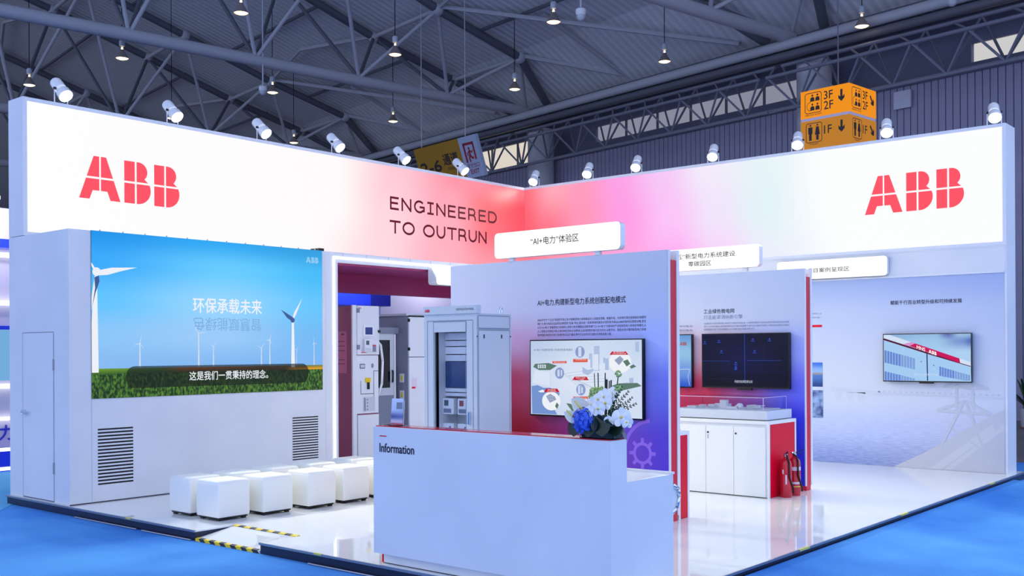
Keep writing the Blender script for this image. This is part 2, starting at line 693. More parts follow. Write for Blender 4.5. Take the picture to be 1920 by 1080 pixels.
# triangular roof trusses
NODE_U = [26.3, 22.55, 18.8, 15.0, 11.0, 7.3, 3.5, -0.3, -4.1]
TNAMES = {6.3: ('tubular roof truss above the white ABB lettering at the stand\'s open end'),
          18.4: ('tubular roof truss running out over the orange floor sign'),
          30.5: ('large tubular roof truss crossing from the upper corner to the yellow exit sign'),
          42.6: ('tubular roof truss half hidden behind the big crossing one'),
          54.7: ('most distant tubular roof truss, seen low over the header')}
for vv in COLV:
    t = thing('roof_truss', TNAMES[vv], 'roof truss', hp(26.3, vv, 11.0), group='tubular roof trusses')
    mb = MB()
    prev = None
    bc = [hp(u, vv, 11.0 - 0.05 * math.sin(k)) for k, u in enumerate(NODE_U)]
    mb.path(bc, 0.19, 10)
    mb.build('bottom_chord', 'steel_paint', t, smooth=True, auto=50)
    tops = [24.3] + [(a + b) / 2 for a, b in zip(NODE_U[1:], NODE_U[2:])]
    for sgn in (-1, 1):
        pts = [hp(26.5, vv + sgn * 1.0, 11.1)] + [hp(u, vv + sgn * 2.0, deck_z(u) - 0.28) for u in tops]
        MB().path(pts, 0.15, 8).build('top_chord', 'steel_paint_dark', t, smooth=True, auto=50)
        for k, u in enumerate(tops):
            tp = hp(u, vv + sgn * 2.0, deck_z(u) - 0.28)
            MB().ball(tp, 0.22, 8, 6).build('node_ball', 'steel_paint', t, smooth=True)
            lo = [0, 1] if k == 0 else [k, k + 1]
            for j in lo:
                if j < len(NODE_U):
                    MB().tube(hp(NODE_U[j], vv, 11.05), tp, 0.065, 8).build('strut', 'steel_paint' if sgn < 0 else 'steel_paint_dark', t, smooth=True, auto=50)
    for k, u in enumerate(tops):
        MB().tube(hp(u, vv - 2.0, deck_z(u) - 0.28), hp(u, vv + 2.0, deck_z(u) - 0.28), 0.08, 8).build('cross_strut', 'steel_paint', t, smooth=True, auto=50)

# roof-plane braces and purlins between neighbouring trusses
PB = {0: 'over the orange floor sign', 1: 'between the two nearer crossing trusses', 2: 'behind the big crossing truss', 3: 'farthest along the roof'}
for k, (a, b) in enumerate(zip(COLV, COLV[1:])):
    t = thing('roof_bracing', 'slim tubular roof bracing under the ribbed deck, ' + PB[k], 'roof bracing', hp(20, (a + b) / 2, 13), group='roof bracing bays')
    us = [24.3, 20.67, 16.9, 13.0, 9.15, 5.4, 1.6]
    A, B = a + 2.0, b - 2.0
    mid = (A + B) / 2
    for i, (u0, u1) in enumerate(zip(us[1::2], us[2::2])):
        for p, q in ((hp(u0, B, deck_z(u0) - .25), hp(u1 + 3, mid, deck_z(u1 + 3) - .2)), (hp(u1 + 3, mid, deck_z(u1 + 3) - .2), hp(u0, A, deck_z(u0) - .25))):
            MB().tube(p, q, 0.07, 6).build('brace', 'steel_paint', t, smooth=True, auto=50)
    for p, q in ((hp(20.6, B, deck_z(20.6) - .2), hp(26.4, A, 11.3)), (hp(24.3, B, deck_z(24.3) - .2), hp(26.5, mid + 1, 11.4)), (hp(22.9, mid + 1.2, deck_z(22.9) - .1), hp(26.5, mid + 1, 11.4))):
        MB().tube(p, q, 0.075, 6).build('brace', 'steel_paint', t, smooth=True, auto=50)
    for i, u in enumerate((22.5, 18.6, 14.8, 11.0)):
        MB().tube(hp(u, A, deck_z(u) - .14), hp(u, B, deck_z(u) - .14), 0.06, 6).build('purlin', 'steel_paint_dark', t, smooth=True, auto=50)

# eave: gutter beam, pipes and the lattice truss in front of the window band
eb = thing('eave_pipe_run', 'bundle of long dark pipes running along the eave under the roof edge', 'pipe', hp(26, 20, 10.6))
for (uu, zz, rr) in ((26.4, 10.95, 0.12), (25.95, 10.72, 0.15), (26.02, 10.42, 0.13), (26.4, 10.35, 0.10)):
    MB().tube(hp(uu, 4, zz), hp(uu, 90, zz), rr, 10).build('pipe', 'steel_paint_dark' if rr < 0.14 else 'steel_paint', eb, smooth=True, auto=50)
MB().obox(hp(26.9, 47, 10.85), HU * 0.12, HV * 43, (0, 0, 0.16)).build('gutter', 'steel_paint_dark', eb)
SEGN = {0: 'beside the orange floor sign', 1: 'from the orange floor sign to the round column', 2: 'behind the yellow exit sign', 3: 'far along the wall'}
for k, (a, b) in enumerate(zip(COLV, COLV[1:])):
    t = thing('lattice_truss', 'lattice truss along the high windows, ' + SEGN[k], 'lattice truss', hp(25.4, (a + b) / 2, 9.2), group='lattice trusses along the wall')
    for uu, zz, nm in ((24.9, 9.55, 'upper_chord'), (25.65, 10.03, 'upper_chord'), (25.3, 8.66, 'lower_chord')):
        MB().tube(hp(uu, a + .12, zz), hp(uu, b - .12, zz), 0.055, 8).build(nm, 'lattice_paint', t, smooth=True, auto=50)
    n = 8
    a, b = a + .15, b - .15
    d = (b - a) / n
    for i in range(n):
        lo = hp(25.3, a + (i + .5) * d, 8.66)
        for uu, zz in ((24.9, 9.55), (25.65, 10.03)):
            for q in (i, i + 1):
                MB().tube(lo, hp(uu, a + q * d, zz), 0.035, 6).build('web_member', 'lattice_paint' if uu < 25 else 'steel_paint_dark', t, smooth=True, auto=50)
        MB().tube(hp(24.9, a + i * d, 9.55), hp(25.65, a + (i + .5) * d, 10.03), 0.03, 6).build('tie', 'lattice_paint', t)

# high-bay lamps
def make_lamp():
    t = thing('pendant_lamp', 'x', 'lamp', (0, 0, 10.5), group='warm pendant hall lamps')
    z = 10.5
    MB().lathe((0, 0, z), [(0.19, 0.0), (0.185, 0.02), (0.16, 0.07), (0.10, 0.17), (0.055, 0.25), (0.05, 0.27), (0.035, 0.27), (0.08, 0.17), (0.17, 0.02), (0.182, 0.0)], 20, caps=(False, False)).build('reflector', 'lamp_reflector', t, smooth=True, auto=50)
    MB().lathe((0, 0, z), [(0.001, -0.035), (0.09, -0.022), (0.15, 0.0), (0.178, 0.02)], 20, caps=(False, False)).build('bulb', 'bulb_warm', t)
    MB().lathe((0, 0, z), [(0.028, 0.27), (0.03, 0.30), (0.022, 0.34)], 12).build('lamp_neck', 'bulb_warm', t, smooth=True)
    MB().lathe((0, 0, z), [(0.07, 0.37), (0.085, 0.40), (0.085, 0.52), (0.06, 0.55)], 14).build('ballast', 'lamp_housing', t, smooth=True, auto=40)
    return t


LAMPS = [(16.127, 22.648, 'hanging above the red ABB letters, topmost'), (16.296, 28.803, 'hanging just below the crossing roof pipe'), (15.933, 33.939, 'hanging over the stand\'s pale header corner'),
         (21.758, 28.806, 'hanging beside a white dome camera'), (21.361, 22.414, 'hanging at mid-roof with the brightest glow'), (27.499, 28.99, 'hanging straight above the yellow passage sign'),
         (26.825, 22.386, 'hanging before the bent roof chord by the round column'), (22.021, 17.012, 'hanging next to a small hanging camera at the roof top'), (27.251, 16.805, 'hanging under the ribbed deck near the eave pipes'),
         (27.817, 10.918, 'hanging above the orange floor sign'), (27.559, 35.059, 'hanging low, just clear of the header edge'), (21.658, 34.776, 'mostly hidden behind a white header spotlight')]
lamp0 = None
for x, y, d in LAMPS:
    lab = 'cone-shaped warm hall lamp ' + d
    if lamp0 is None:
        lamp0 = make_lamp()
        o = lamp0
        o['label'] = lab
        o.location = (x, y, 10.5)
    else:
        o = copy_tree(lamp0, (x, y, 10.5), label=lab)
    u = Vector((x, y, 0)).dot(HU)
    top = deck_z(u)
    mbw = MB().tube((0, 0, 0.55), (0, 0, top - 10.5), 0.012, 5)
    me = bpy.data.meshes.new('wire')
    me.from_pydata([tuple(p) for p in mbw.v], [], mbw.f)
    me.materials.append(MATS['black'])
    w = bpy.data.objects.new('wire', me)
    COL.objects.link(w)
    w.parent = o

# dome cameras on rods
for x, y, z, d in ((20.23, 27.276, 10.0, 'hanging beside a warm hall lamp, over the slanted header'), (20.807, 15.226, 10.0, 'hanging from a white rod near the top of the roof'), (25.751, 7.92, 10.0, 'peeping in at the top above the wall cladding')):
    t = thing('dome_camera', 'small white dome camera ' + d, 'camera', (x, y, z), group='hanging dome cameras')
    MB().ball((x, y, z), 0.11, 12, 8, (1, 1, 1.1)).build('dome', 'lamp_housing', t, smooth=True)
    MB().lathe((x, y, z), [(0.115, 0.02), (0.13, 0.06), (0.13, 0.16), (0.05, 0.2)], 14).build('collar', 'white_frame', t, smooth=True, auto=40)
    MB().tube((x, y, z + 0.2), (x, y, deck_z(Vector((x, y, 0)).dot(HU))), 0.025, 8).build('rod', 'lamp_housing', t)

# orange floor-guide box
def floor_sign():
    base = Vector((20.78, 8.43, 6.0))
    e1 = Vector((0.12, 0.993, 0)).normalized()      # along the broad face, away to the viewer's left
    e2 = Vector((e1.y, -e1.x, 0))                   # back from that face
    t = thing('floor_guide_sign', 'orange hanging box sign with arrows to meeting room and toilet floors', 'sign', tuple(base))
    w = 1.12

    def ring(z0, z1, name, m, g=0.0):
        pts = [base + e1 * (-g) - e2 * g, base + e1 * (w + g) - e2 * g, base + e1 * (w + g) + e2 * (w + g), base - e1 * g + e2 * (w + g)]
        return MB().prism([p + Vector((0, 0, z0)) for p in pts], (0, 0, z1 - z0)).build(name, m, t)
    ring(0.62, 1.2, 'upper_box', 'sign_orange')
    ring(0.56, 0.62, 'divider_band', 'label_pale', -0.005)
    ring(0.0, 0.56, 'lower_box', 'sign_amber')
    MB().tube(base + e1 * .56 + e2 * .56 + Vector((0, 0, 1.2)), base + e1 * .56 + e2 * .56 + Vector((0, 0, 6.0)), 0.014, 6).build('hanger_rod', 'steel_paint_dark', t)
    for fi, f in enumerate((Face(base + e1 * w, -e1, -e2), Face(base, e2, -e1))):
        mb = MB()
        D = 0.004
        def rr(mb, s0, t0, s1, t1, r, wd):
            pts = arc(s1 - r, t1 - r, r, 0, 90, 5) + arc(s0 + r, t1 - r, r, 90, 180, 5) + arc(s0 + r, t0 + r, r, 180, 270, 5) + arc(s1 - r, t0 + r, r, 270, 360, 5)
            f.line(mb, pts + pts[:2], wd, D)
        rr(mb, 0.11, 0.72, 0.49, 1.14, 0.05, 0.014)
        for yy in (0.96, 0.77):
            for xx in (0.28, 0.40):
                f.disc(mb, xx, yy + 0.125, 0.022, 0.022, D, 10)
                f.poly(mb, [(xx - 0.052, yy), (xx + 0.052, yy), (xx + 0.045, yy + 0.07), (xx + 0.02, yy + 0.09), (xx - 0.02, yy + 0.09), (xx - 0.045, yy + 0.07)], D)
        f.line(mb, arc(0.24, 0.86, 0.09, 90, 270, 10), 0.01, D)
        mb.build('meeting_pictogram', 'sign_ink', t)
        for tx, yy in (('3F', .955), ('2F', .745), ('1F', .24)):
            mb = MB()
            f.text(mb, tx, 0.55, yy, D, height=0.17, squeeze=0.95, bold=.012)
            mb.build('floor_number', 'sign_ink', t)
        for tx, xx, yy, ww, hh in (('MEETING ROOM', .11, .665, .38, .03), ('TOILET', .20, .045, .22, .035)):
            mb = MB()
            f.text(mb, tx, xx, yy, D, width=ww, height=hh, bold=.02)
            mb.build('caption', 'sign_ink', t)
        mb = MB()
        rr(mb, 0.13, 0.10, 0.50, 0.50, 0.05, 0.014)
        f.disc(mb, 0.23, 0.455, 0.02, 0.022, D, 10)
        f.poly(mb, [(0.18, 0.42), (0.28, 0.42), (0.28, 0.28), (0.262, 0.28), (0.262, 0.14), (0.198, 0.14), (0.198, 0.28), (0.18, 0.28)], D)
        f.disc(mb, 0.395, 0.455, 0.02, 0.022, D, 10)
        f.poly(mb, [(0.365, 0.42), (0.425, 0.42), (0.455, 0.25), (0.425, 0.25), (0.425, 0.14), (0.365, 0.14), (0.365, 0.25), (0.335, 0.25)], D)
        mb.build('toilet_pictogram', 'sign_ink', t)
        for yy in (0.83, 0.20):
            mb = MB()
            c, ang = (0.95, yy + .12), (0 if fi == 0 else math.radians(38))
            ar = [(-0.025, 0.15), (0.025, 0.15), (0.025, 0.0), (0.07, 0.04), (0.07, -0.03), (0.0, -0.1), (-0.07, -0.03), (-0.07, 0.04), (-0.025, 0.0)]
            q = [(c[0] + x * math.cos(ang) - y * math.sin(ang), c[1] + x * math.sin(ang) + y * math.cos(ang)) for x, y in ar]
            f.poly(mb, q, D)
            mb.build('arrow', 'sign_ink', t)


floor_sign()

# yellow passage sign with exit panel, hung at a tilt
def exit_sign():
    tl, tr = hp(20.0, 29.01, 8.52), hp(20.0, 25.65, 8.52)
    r = (tr - tl)
    W = r.length
    r.normalize()
    dn = (HU * 0.42 + Vector((0, 0, -1.25)))
    Hh = dn.length
    up = -dn.normalized()
    n = r.cross(up).normalized()
    if n.dot(HU) > 0:
        n = -n
    f = Face(tl + dn, r, n, up)
    t = thing('exit_sign', 'ochre hanging sign reading 2-6 passage with a pale exit panel at its end', 'sign', tuple(tl + dn))
    f.slab(MB(), 0, 0, 2.45, Hh, -0.12, 0).build('passage_panel', 'sign_ochre', t)
    f.slab(MB(), 2.45, 0, W, Hh, -0.12, 0).build('exit_panel', 'sign_white', t)
    mb = MB()
    mb = MB()
    f.text(mb, '2-6', 0.16, 0.44, 0.005, width=1.12, height=0.36, bold=0.03)
    mb.build('passage_number', 'sign_ink', t)
    mb = MB()
    f.text(mb, '通道', 1.45, 0.58, 0.005, width=0.80, height=0.36, bold=0.02)
    mb.build('passage_word', 'sign_ink', t)
    mb = MB()
    f.text(mb, 'PASSAGE', 1.6, 0.40, 0.005, width=0.5)
    mb.build('lettering', 'sign_ink', t)
    mb = MB()
    e = 2.62
    for (a, b, c, d) in ((e, .5, e + .09, 1.12), (e, 1.04, e + .55, 1.12), (e + .47, .55, e + .55, 1.12)):
        f.rect(mb, a, b, c, d, 0.005)
    f.disc(mb, e + .27, .93, .045, .045, 0.006)
    f.line(mb, [(e + .28, .88), (e + .26, .72), (e + .34, .62), (e + .42, .62)], .07, 0.006)
    f.line(mb, [(e + .27, .74), (e + .2, .62), (e + .22, .5)], .06, 0.006)
    f.line(mb, [(e + .28, .86), (e + .16, .78), (e + .18, .7)], .045, 0.006)
    f.line(mb, [(e + .28, .86), (e + .38, .8), (e + .42, .86)], .045, 0.006)
    mb.build('exit_symbol', 'sign_red', t)
    mb = MB()
    f.text(mb, '安全出口', e, 0.32, 0.005, width=0.6)
    f.text(mb, 'EXIT', e + .1, 0.12, 0.005, width=0.42, bold=0.02)
    mb.build('exit_word', 'sign_red', t)
    for s_ in (0.4, 2.8):
        p = f.p(s_, Hh, -0.06)
        MB().tube(p, Vector((p.x, p.y, deck_z(p.dot(HU)))), 0.015, 6).build('hanger', 'steel_paint', t)


exit_sign()
# pale notice board on cladding
f = Face(hp(26.72, 15.33, 8.36), -HV, -HU)
o = f.slab(MB(), 0, 0, 0.5, 0.48, 0, 0.06).build('wall_access_panel', mat('panel_lilac', (205, 205, 218), rough=0.5), origin=hp(26.72, 15.33, 8.36))
tag(o, 'small pale square panel fixed high on the cladding beside the orange sign', 'panel')
# pot plant by the wall
def pot_plant():
    c = Vector((26.0, 6.35, -0.1))
    t = thing('potted_palm', 'leafy green palm in a tall white ribbed pot by the hall wall', 'plant', tuple(c))
    MB().lathe(c, [(0.13, 0), (0.15, 0.03), (0.20, 0.42), (0.21, 0.44), (0.18, 0.44)], 16).build('pot', 'white_wall', t, smooth=True, auto=40)
    MB().lathe(c, [(0.17, 0), (0.18, 0.03), (0.12, 0.03)], 16).build('saucer', mat('saucer_tan', (150, 120, 80)), t)
    mb = MB()
    rnd = random.Random(3)
    for k in range(26):
        a = rnd.uniform(0, 2 * PI)
        L = rnd.uniform(0.5, 0.95)
        el = rnd.uniform(0.5, 1.35)
        p = [c + Vector((0, 0, 0.42))]
        d = Vector((math.cos(a) * math.cos(el), math.sin(a) * math.cos(el), math.sin(el)))
        for i in range(5):
            p.append(p[-1] + d * (L / 5))
            d = (d + Vector((0, 0, -0.16))).normalized()
        side = Vector((-math.sin(a), math.cos(a), 0))
        for i in range(5):
            w0, w1 = 0.05 * math.sin(PI * (i + .3) / 5.6), 0.05 * math.sin(PI * (i + 1.3) / 5.9)
            mb.add([p[i] - side * w0, p[i] + side * w0, p[i + 1] + side * w1, p[i + 1] - side * w1], [(0, 1, 2, 3)])
    mb.build('fronds', 'leaf', t)


pot_plant()

# ================================================================== STAND
X0, X1 = 5.82, 15.95        # platform
Y0, Y1 = 3.94, 13.05
RX, RY0, RY1 = 6.29, 7.93, 8.97   # ramp recess
pf = thing('platform_floor', None, None, (10, 8, -0.1), kind='structure')
outline = [(X0, Y0), (X1, Y0), (X1, Y1), (X0, Y1), (X0, RY1), (RX, RY1), (RX, RY0), (X0, RY0)]
MB().prism([(x, y, -0.014) for x, y in outline], (0, 0, 0.014)).build('floor_surface', 'platform_gloss', pf)
ins = [(X0 + .004, Y0 + .004), (X1 - .004, Y0 + .004), (X1 - .004, Y1 - .004), (X0 + .004, Y1 - .004), (X0 + .004, RY1 + .004), (RX + .004, RY1 + .004), (RX + .004, RY0 - .004), (X0 + .004, RY0 - .004)]
MB().prism([(x, y, -0.1) for x, y in ins], (0, 0, 0.085)).build('skirt', 'navy_skirt', pf)
for a, b in (((X0, Y0), (X1, Y0)), ((X0, RY1), (X0, Y1)), ((X0, Y0), (X0, RY0))):
    ax, ay = a
    bx_, by_ = b
    MB().box(min(ax, bx_) - (0.012 if ax == bx_ else 0), min(ay, by_) - (0.012 if ay == by_ else 0), -0.016,
             max(ax, bx_) + 0.003, max(ay, by_) + 0.003, 0.004).build('edge_trim', 'aluminium', pf)
for x0, x1 in ((8.55, 8.75), (11.0, 11.22), (14.2, 14.42)):
    MB().box(x0, Y0 - 0.0125, -0.012, x1, Y0 + 0.012, 0.0045).build('tape_strip', mat('tape_pale', (206, 200, 92)), pf)
for y0, y1 in ((10.15, 10.25), (7.05, 7.15)):
    MB().box(X0 - 0.013, y0, -0.008, X0 + 0.012, y1, 0.0055).build('tape_strip', mat('tape_pale', (206, 200, 92)), pf)
for y0, y1 in ((10.0, 11.3), (9.0, 9.9), (4.5, 7.2)):
    MB().tube((X0 - 0.03, y0, -0.09), (X0 - 0.03, y1, -0.092), 0.008, 6).build('cable_cover', 'aluminium', pf)

# ramp
rp = thing('access_ramp', 'short white ramp with black and yellow hazard edging let into the platform', 'ramp', (6.05, 8.45, -0.1))
MB().prism([(X0 - .0, RY0 + .01, -0.1), (RX, RY0 + .01, -0.1), (RX, RY0 + .01, -0.004), (X0, RY0 + .01, -0.075)], (0, RY1 - RY0 - .02, 0)).build('ramp_slope', 'platform_gloss', rp)
n = 12
sl = (0.075 - 0.004) / (RX - X0)
for i in range(n):
    ya, yb = RY0 + .01 + (RY1 - RY0 - .02) * i / n, RY0 + .01 + (RY1 - RY0 - .02) * (i + 1) / n
    mm = 'yellow' if i % 2 else 'hazard_black'
    sk = 0.03
    mb = MB()
    mb.prism([(X0 - .006, ya, -0.1), (X0 - .006, yb, -0.1), (X0 - .006, min(yb + sk, RY1 - .01), -0.074), (X0 - .006, min(ya + sk, RY1 - .01), -0.074)], (0.004, 0, 0))
    mb.prism([(X0 - .004, min(ya + sk, RY1 - .01), -0.0745), (X0 - .004, min(yb + sk, RY1 - .01), -0.0745), (X0 + .03, min(yb + sk, RY1 - .01), -0.0745 + sl * .034), (X0 + .03, min(ya + sk, RY1 - .01), -0.0745 + sl * .034)], (0, 0, 0.003))
    mb.build('hazard_stripe', mm, rp)
for i in range(11):
    ya, yb = RY0 + .02 + (RY1 - RY0 - .02) * i / 11, RY0 + .02 + (RY1 - RY0 - .02) * (i + 1) / 11
    MB().prism([(RX - .035, ya, -0.008), (RX - .035, yb, -0.008), (RX + .002, yb, -0.002), (RX + .002, ya, -0.002)], (0, 0, 0.006)).build('hazard_stripe', 'hazard_black' if i % 2 else 'yellow', rp)
rf = Face(Vector((X0, RY0 + .02, -0.0745)), Vector((0, 1, 0)), Vector((-sl, 0, 1)).normalized(), Vector((1, 0, sl)).normalized())
mb = MB()
rf2 = Face(Vector((RX - .04, RY0 + .12, -0.0105)), Vector((-1, 0, -sl)).normalized(), Vector((-sl, 0, 1)).normalized(), Vector((0, 1, 0)))
rf2.text(mb, '小心台阶', 0, 0.02, 0.002, width=0.36)
mb.build('lettering', mat('ramp_print', (196, 200, 206)), rp)

# ---- storage room block with the LED wall
BX0, BX1, BY0, BY1, BZ = 5.86, 9.62, 11.55, 13.04, 3.175
st = thing('storage_room', 'white walled storage room carrying the big video wall, with side door and vents', 'storage room', (7.7, 12.3, 0))
MB().box(BX0, BY0, 0.002, BX1, BY1, BZ).build('room_walls', 'white_wall', st)
fs = Face((BX0, BY1, 0), (0, -1, 0), (-1, 0, 0))      # outer side face; s = BY1 - y
d_ = thing  # alias unused
dr = fs.slab(MB(), BY1 - 12.68, 0.022, BY1 - 11.915, 1.993, -0.01, 0.004).build('door', 'white_wall', st)
mb = MB()
for a in (((BY1 - 12.684, 0.02), (BY1 - 12.684, 1.997)), ((BY1 - 12.684, 1.997), (BY1 - 11.911, 1.997)), ((BY1 - 11.911, 1.997), (BY1 - 11.911, 0.02)), ((BY1 - 12.684, 0.018), (BY1 - 11.911, 0.018))):
    w = 0.012 if a[0][1] < 0.02 and a[1][1] < 0.02 else 0.006
    fs.line(mb, list(a), w, 0.0045)
mb.build('door_gap', mat('gap_grey', (80, 88, 120)), dr)
for z in (0.34, 1.55):
    fs.slab(MB(), BY1 - 11.925, z, BY1 - 11.902, z + 0.13, 0.004, 0.012).build('hinge', 'steel', dr)
mb = MB()
h0 = fs.p(BY1 - 12.62, 1.045, 0.004)
mb.tube(h0, h0 + Vector((-0.05, 0, 0)), 0.026, 12)
mb.tube(h0 + Vector((-0.05, 0, 0)), h0 + Vector((-0.05, -0.11, -0.004)), 0.011, 8)
mb.build('handle', 'chrome', dr, smooth=True, auto=40)
ff = Face((BX0, BY0, 0), (1, 0, 0), (0, -1, 0))       # front face; s = x - BX0
mb = MB()
ff.line(mb, [(6.128 - BX0, 0.0), (6.128 - BX0, 1.22)], 0.004, 0.001)
mb.build('panel_joint', mat('joint_grey', (170, 178, 200)), st)
ff.rect(MB(), 0.0, 0.002, BX1 - BX0, 0.012, 0.0015).build('shadow_gap', 'hazard_black', st)
for (xa, xb, za, zb, nn) in ((6.203, 6.65, 0.205, 0.862, 17), (9.03, 9.478, 0.255, 0.846, 17)):
    gr = ff.slab(MB(), xa - BX0, za, xb - BX0, zb, 0.0, 0.0015).build('vent_grille', 'black', st)
    pitch = (zb - za) / (nn - .54)
    sm = None
    for i in range(nn - 1):
        z0 = za + pitch * (i + .48)
        if sm is None:
            sm = ff.slab(MB(), xa - BX0 - .002, z0, xb - BX0 + .002, z0 + pitch * .50, 0.0015, 0.004).build('slat', 'white_wall', gr)
            b0 = z0
        else:
            c = sm.copy()
            COL.objects.link(c)
            c.location = (0, 0, z0 - b0)

# ---- LED video wall
LX0, LX1, LZ0, LZ1 = 6.128, 9.558, 1.215, 3.178
lw = thing('video_wall', 'large LED video wall showing wind turbines over a green field', 'screen', (7.84, BY0 - 0.03, LZ0))
lf = Face((LX0, BY0 - 0.009, LZ0), (1, 0, 0), (0, -1, 0))
LW, LH = LX1 - LX0, LZ1 - LZ0
MB().box(LX0, BY0 - 0.008, LZ0, LX1, BY0 - 0.0005, LZ1).build('cabinet_frame', 'black', lw)
for i in range(12):
    x = LX0 + 0.1 + i * 0.29
    MB().box(x, BY0 - 0.02, LZ1, x + 0.012, BY0 - 0.008, LZ1 + 0.014).build('top_clip', 'steel', lw)
sky = grad('led_sky', [(0.0, [(0, (138, 188, 242)), (1, (128, 184, 244))]), (0.25, [(0, (142, 200, 250)), (0.5, (158, 205, 250)), (1, (118, 188, 246))]),
                       (0.5, [(0, (98, 198, 255)), (0.5, (150, 215, 255)), (1, (104, 200, 255))]), (0.78, [(0, (58, 172, 252)), (0.55, (104, 205, 255)), (1, (70, 190, 250))]),
                       (1.0, [(0, (30, 150, 238)), (0.5, (44, 170, 245)), (1, (48, 160, 225))])], emit=1.0, rough=0.4)
# fine LED raster as emission modulation
nt = sky.node_tree
tcn = nt.nodes.new('ShaderNodeTexCoord')
bk = nt.nodes.new('ShaderNodeTexBrick')
bk.inputs['Scale'].default_value = 1.0
bk.inputs['Brick Width'].default_value = 1 / 180
bk.inputs['Row Height'].default_value = 1 / 110
bk.inputs['Mortar Size'].default_value = 0.0016
bk.inputs['Color1'].default_value = (1, 1, 1, 1)
bk.inputs['Color2'].default_value = (0.99, 0.99, 0.99, 1)
bk.inputs['Mortar'].default_value = (0.93, 0.96, 0.98, 1)
nt.links.new(tcn.outputs['UV'], bk.inputs['Vector'])
mx = nt.nodes.new('ShaderNodeMix')
mx.data_type = 'RGBA'
mx.blend_type = 'MULTIPLY'
mx.inputs[0].default_value = 1.0
b = nt.nodes['Principled BSDF']
src = b.inputs['Emission Color'].links[0].from_socket
nt.links.new(src, mx.inputs[6])
nt.links.new(bk.outputs[0], mx.inputs[7])
nt.links.new(mx.outputs[2], b.inputs['Emission Color'])
HZ = 0.178 * LH     # horizon of the picture
img = lf.uvrect(MB(), 0, HZ, LW, LH, 0.0).build('picture', 'led_sky', lw)
noise_mat('led_grass', (14, 48, 14), (96, 150, 50), 38, rough=0.5, detail=4, emit=1.0, stretch=(1, 1, 0.55), lo=0.42, hi=0.72)
lf.rect(MB(), 0, 0, LW, HZ - 0.06, 0.0).build('picture_grass', 'led_grass', img)
lf.uvrect(MB(), 0, HZ - 0.06, LW, HZ, 0.0).build('picture_field', grad('led_field', [(0, [(0, (70, 110, 40)), (0.25, (60, 95, 45)), (0.36, (105, 70, 45)), (0.8, (90, 70, 50)), (0.86, (235, 160, 25)), (1, (225, 160, 30))]),
                                                                                    (1, [(0, (110, 150, 45)), (0.25, (90, 135, 50)), (0.36, (190, 115, 60)), (0.8, (130, 95, 50)), (0.86, (120, 110, 60)), (1, (110, 130, 60))])], emit=1.0), img)
mat('led_white', (236, 240, 248), emit=1.0)
mat('led_pale', (205, 218, 238), emit=1.0)
mat('led_shade', (64, 92, 150), emit=1.0)
mat('led_ghost', (128, 176, 226), emit=1.0)
mat('led_bar', (30, 40, 36), emit=0.9, alpha=0.82)
mat('led_logo', (150, 205, 245), emit=1.0)
# picture coordinates measured on the wall: px() maps 0..1 across and up
def L(s, t):
    return (s * LW, t * LH)


def turbine(mb, mbs, s, t0, t1, wd, blades, d=0.002, bl=0.1, bw=0.3):
    x = s * LW
    lf.poly(mb, [(x - wd, t0 * LH), (x + wd, t0 * LH), (x + wd * .55, t1 * LH), (x - wd * .55, t1 * LH)], d)
    for a, Lb in blades:
        a = math.radians(a)
        dx, dy = math.cos(a), math.sin(a)
        nx, ny = -dy, dx
        y = t1 * LH
        q = wd * bw * 2
        lf.poly(mb, [(x + nx * q * .4, y + ny * q * .4), (x + dx * Lb * .25 + nx * q, y + dy * Lb * .25 + ny * q), (x + dx * Lb, y + dy * Lb), (x + dx * Lb * .25 - nx * q * .5, y + dy * Lb * .25 - ny * q * .5), (x - nx * q * .4, y - ny * q * .4)], d + .0003)
    lf.disc(mb, x, t1 * LH, wd * .9, wd * .9, d + .0006, 12)


mb = MB()
for (s, t0, t1, wd, blades) in ((0.178, .178, .33, .011, ((75, .12), (195, .1), (305, .1))), (0.415, .178, .395, .013, ((122, .17), (10, .13), (245, .05))), (0.478, .178, .31, .010, ((52, .09), (140, .08), (270, .05))),
                            (0.695, .178, .30, .010, ((52, .10), (160, .08), (285, .07))), (0.735, .178, .355, .011, ((70, .12), (185, .09), (300, .08))), (0.866, .178, .29, .006, ((60, .06), (180, .05), (300, .05))), (0.955, .178, .335, .009, ((95, .11), (345, .08), (225, .06)))):
    turbine(mb, None, s, t0, t1, wd, blades, bw=0.28)
mb.build('picture_turbines', 'led_pale', img)
mb = MB()
# big turbine at the screen's edge
lf.poly(mb, [(0.0, .155 * LH), (0.085, .155 * LH), (0.07, .72 * LH), (0.035, .72 * LH), (0.0, .45 * LH)], 0.002)
lf.disc(mb, 0.065, .755 * LH, .052, .052, 0.0026, 16)
lf.poly(mb, [(0.09, .765 * LH), (0.25, .785 * LH), (0.58, .795 * LH), (0.36, .765 * LH), (0.2, .74 * LH), (0.1, .735 * LH)], 0.0024)
lf.poly(mb, [(0.0, .81 * LH), (0.05, .775 * LH), (0.03, .765 * LH), (0.0, .79 * LH)], 0.0024)
lf.poly(mb, [(0.04, .73 * LH), (0.075, .72 * LH), (0.03, .62 * LH), (0.0, .52 * LH), (0.0, .6 * LH)], 0.0028)
mb.build('picture_near_turbine', 'led_white', img)
mb = MB()
turbine(mb, None, 0.848, .165, .50, .032, ((61, .34),), bw=0.42)
mb.build('picture_tall_turbine', 'led_white', img)
mb = MB()
x, y = 0.848 * LW, .50 * LH
lf.disc(mb, x - .005, y - .01, .036, .036, 0.0035, 14)
lf.poly(mb, [(x, y + .03), (x - .2, y + .13), (x - .1, y + .02), (x - .01, y - .03)], 0.0034)
lf.poly(mb, [(0.035, .72 * LH), (0.09, .735 * LH), (0.1, .70 * LH), (0.05, .63 * LH), (0.01, .55 * LH), (0.045, .66 * LH)], 0.003)
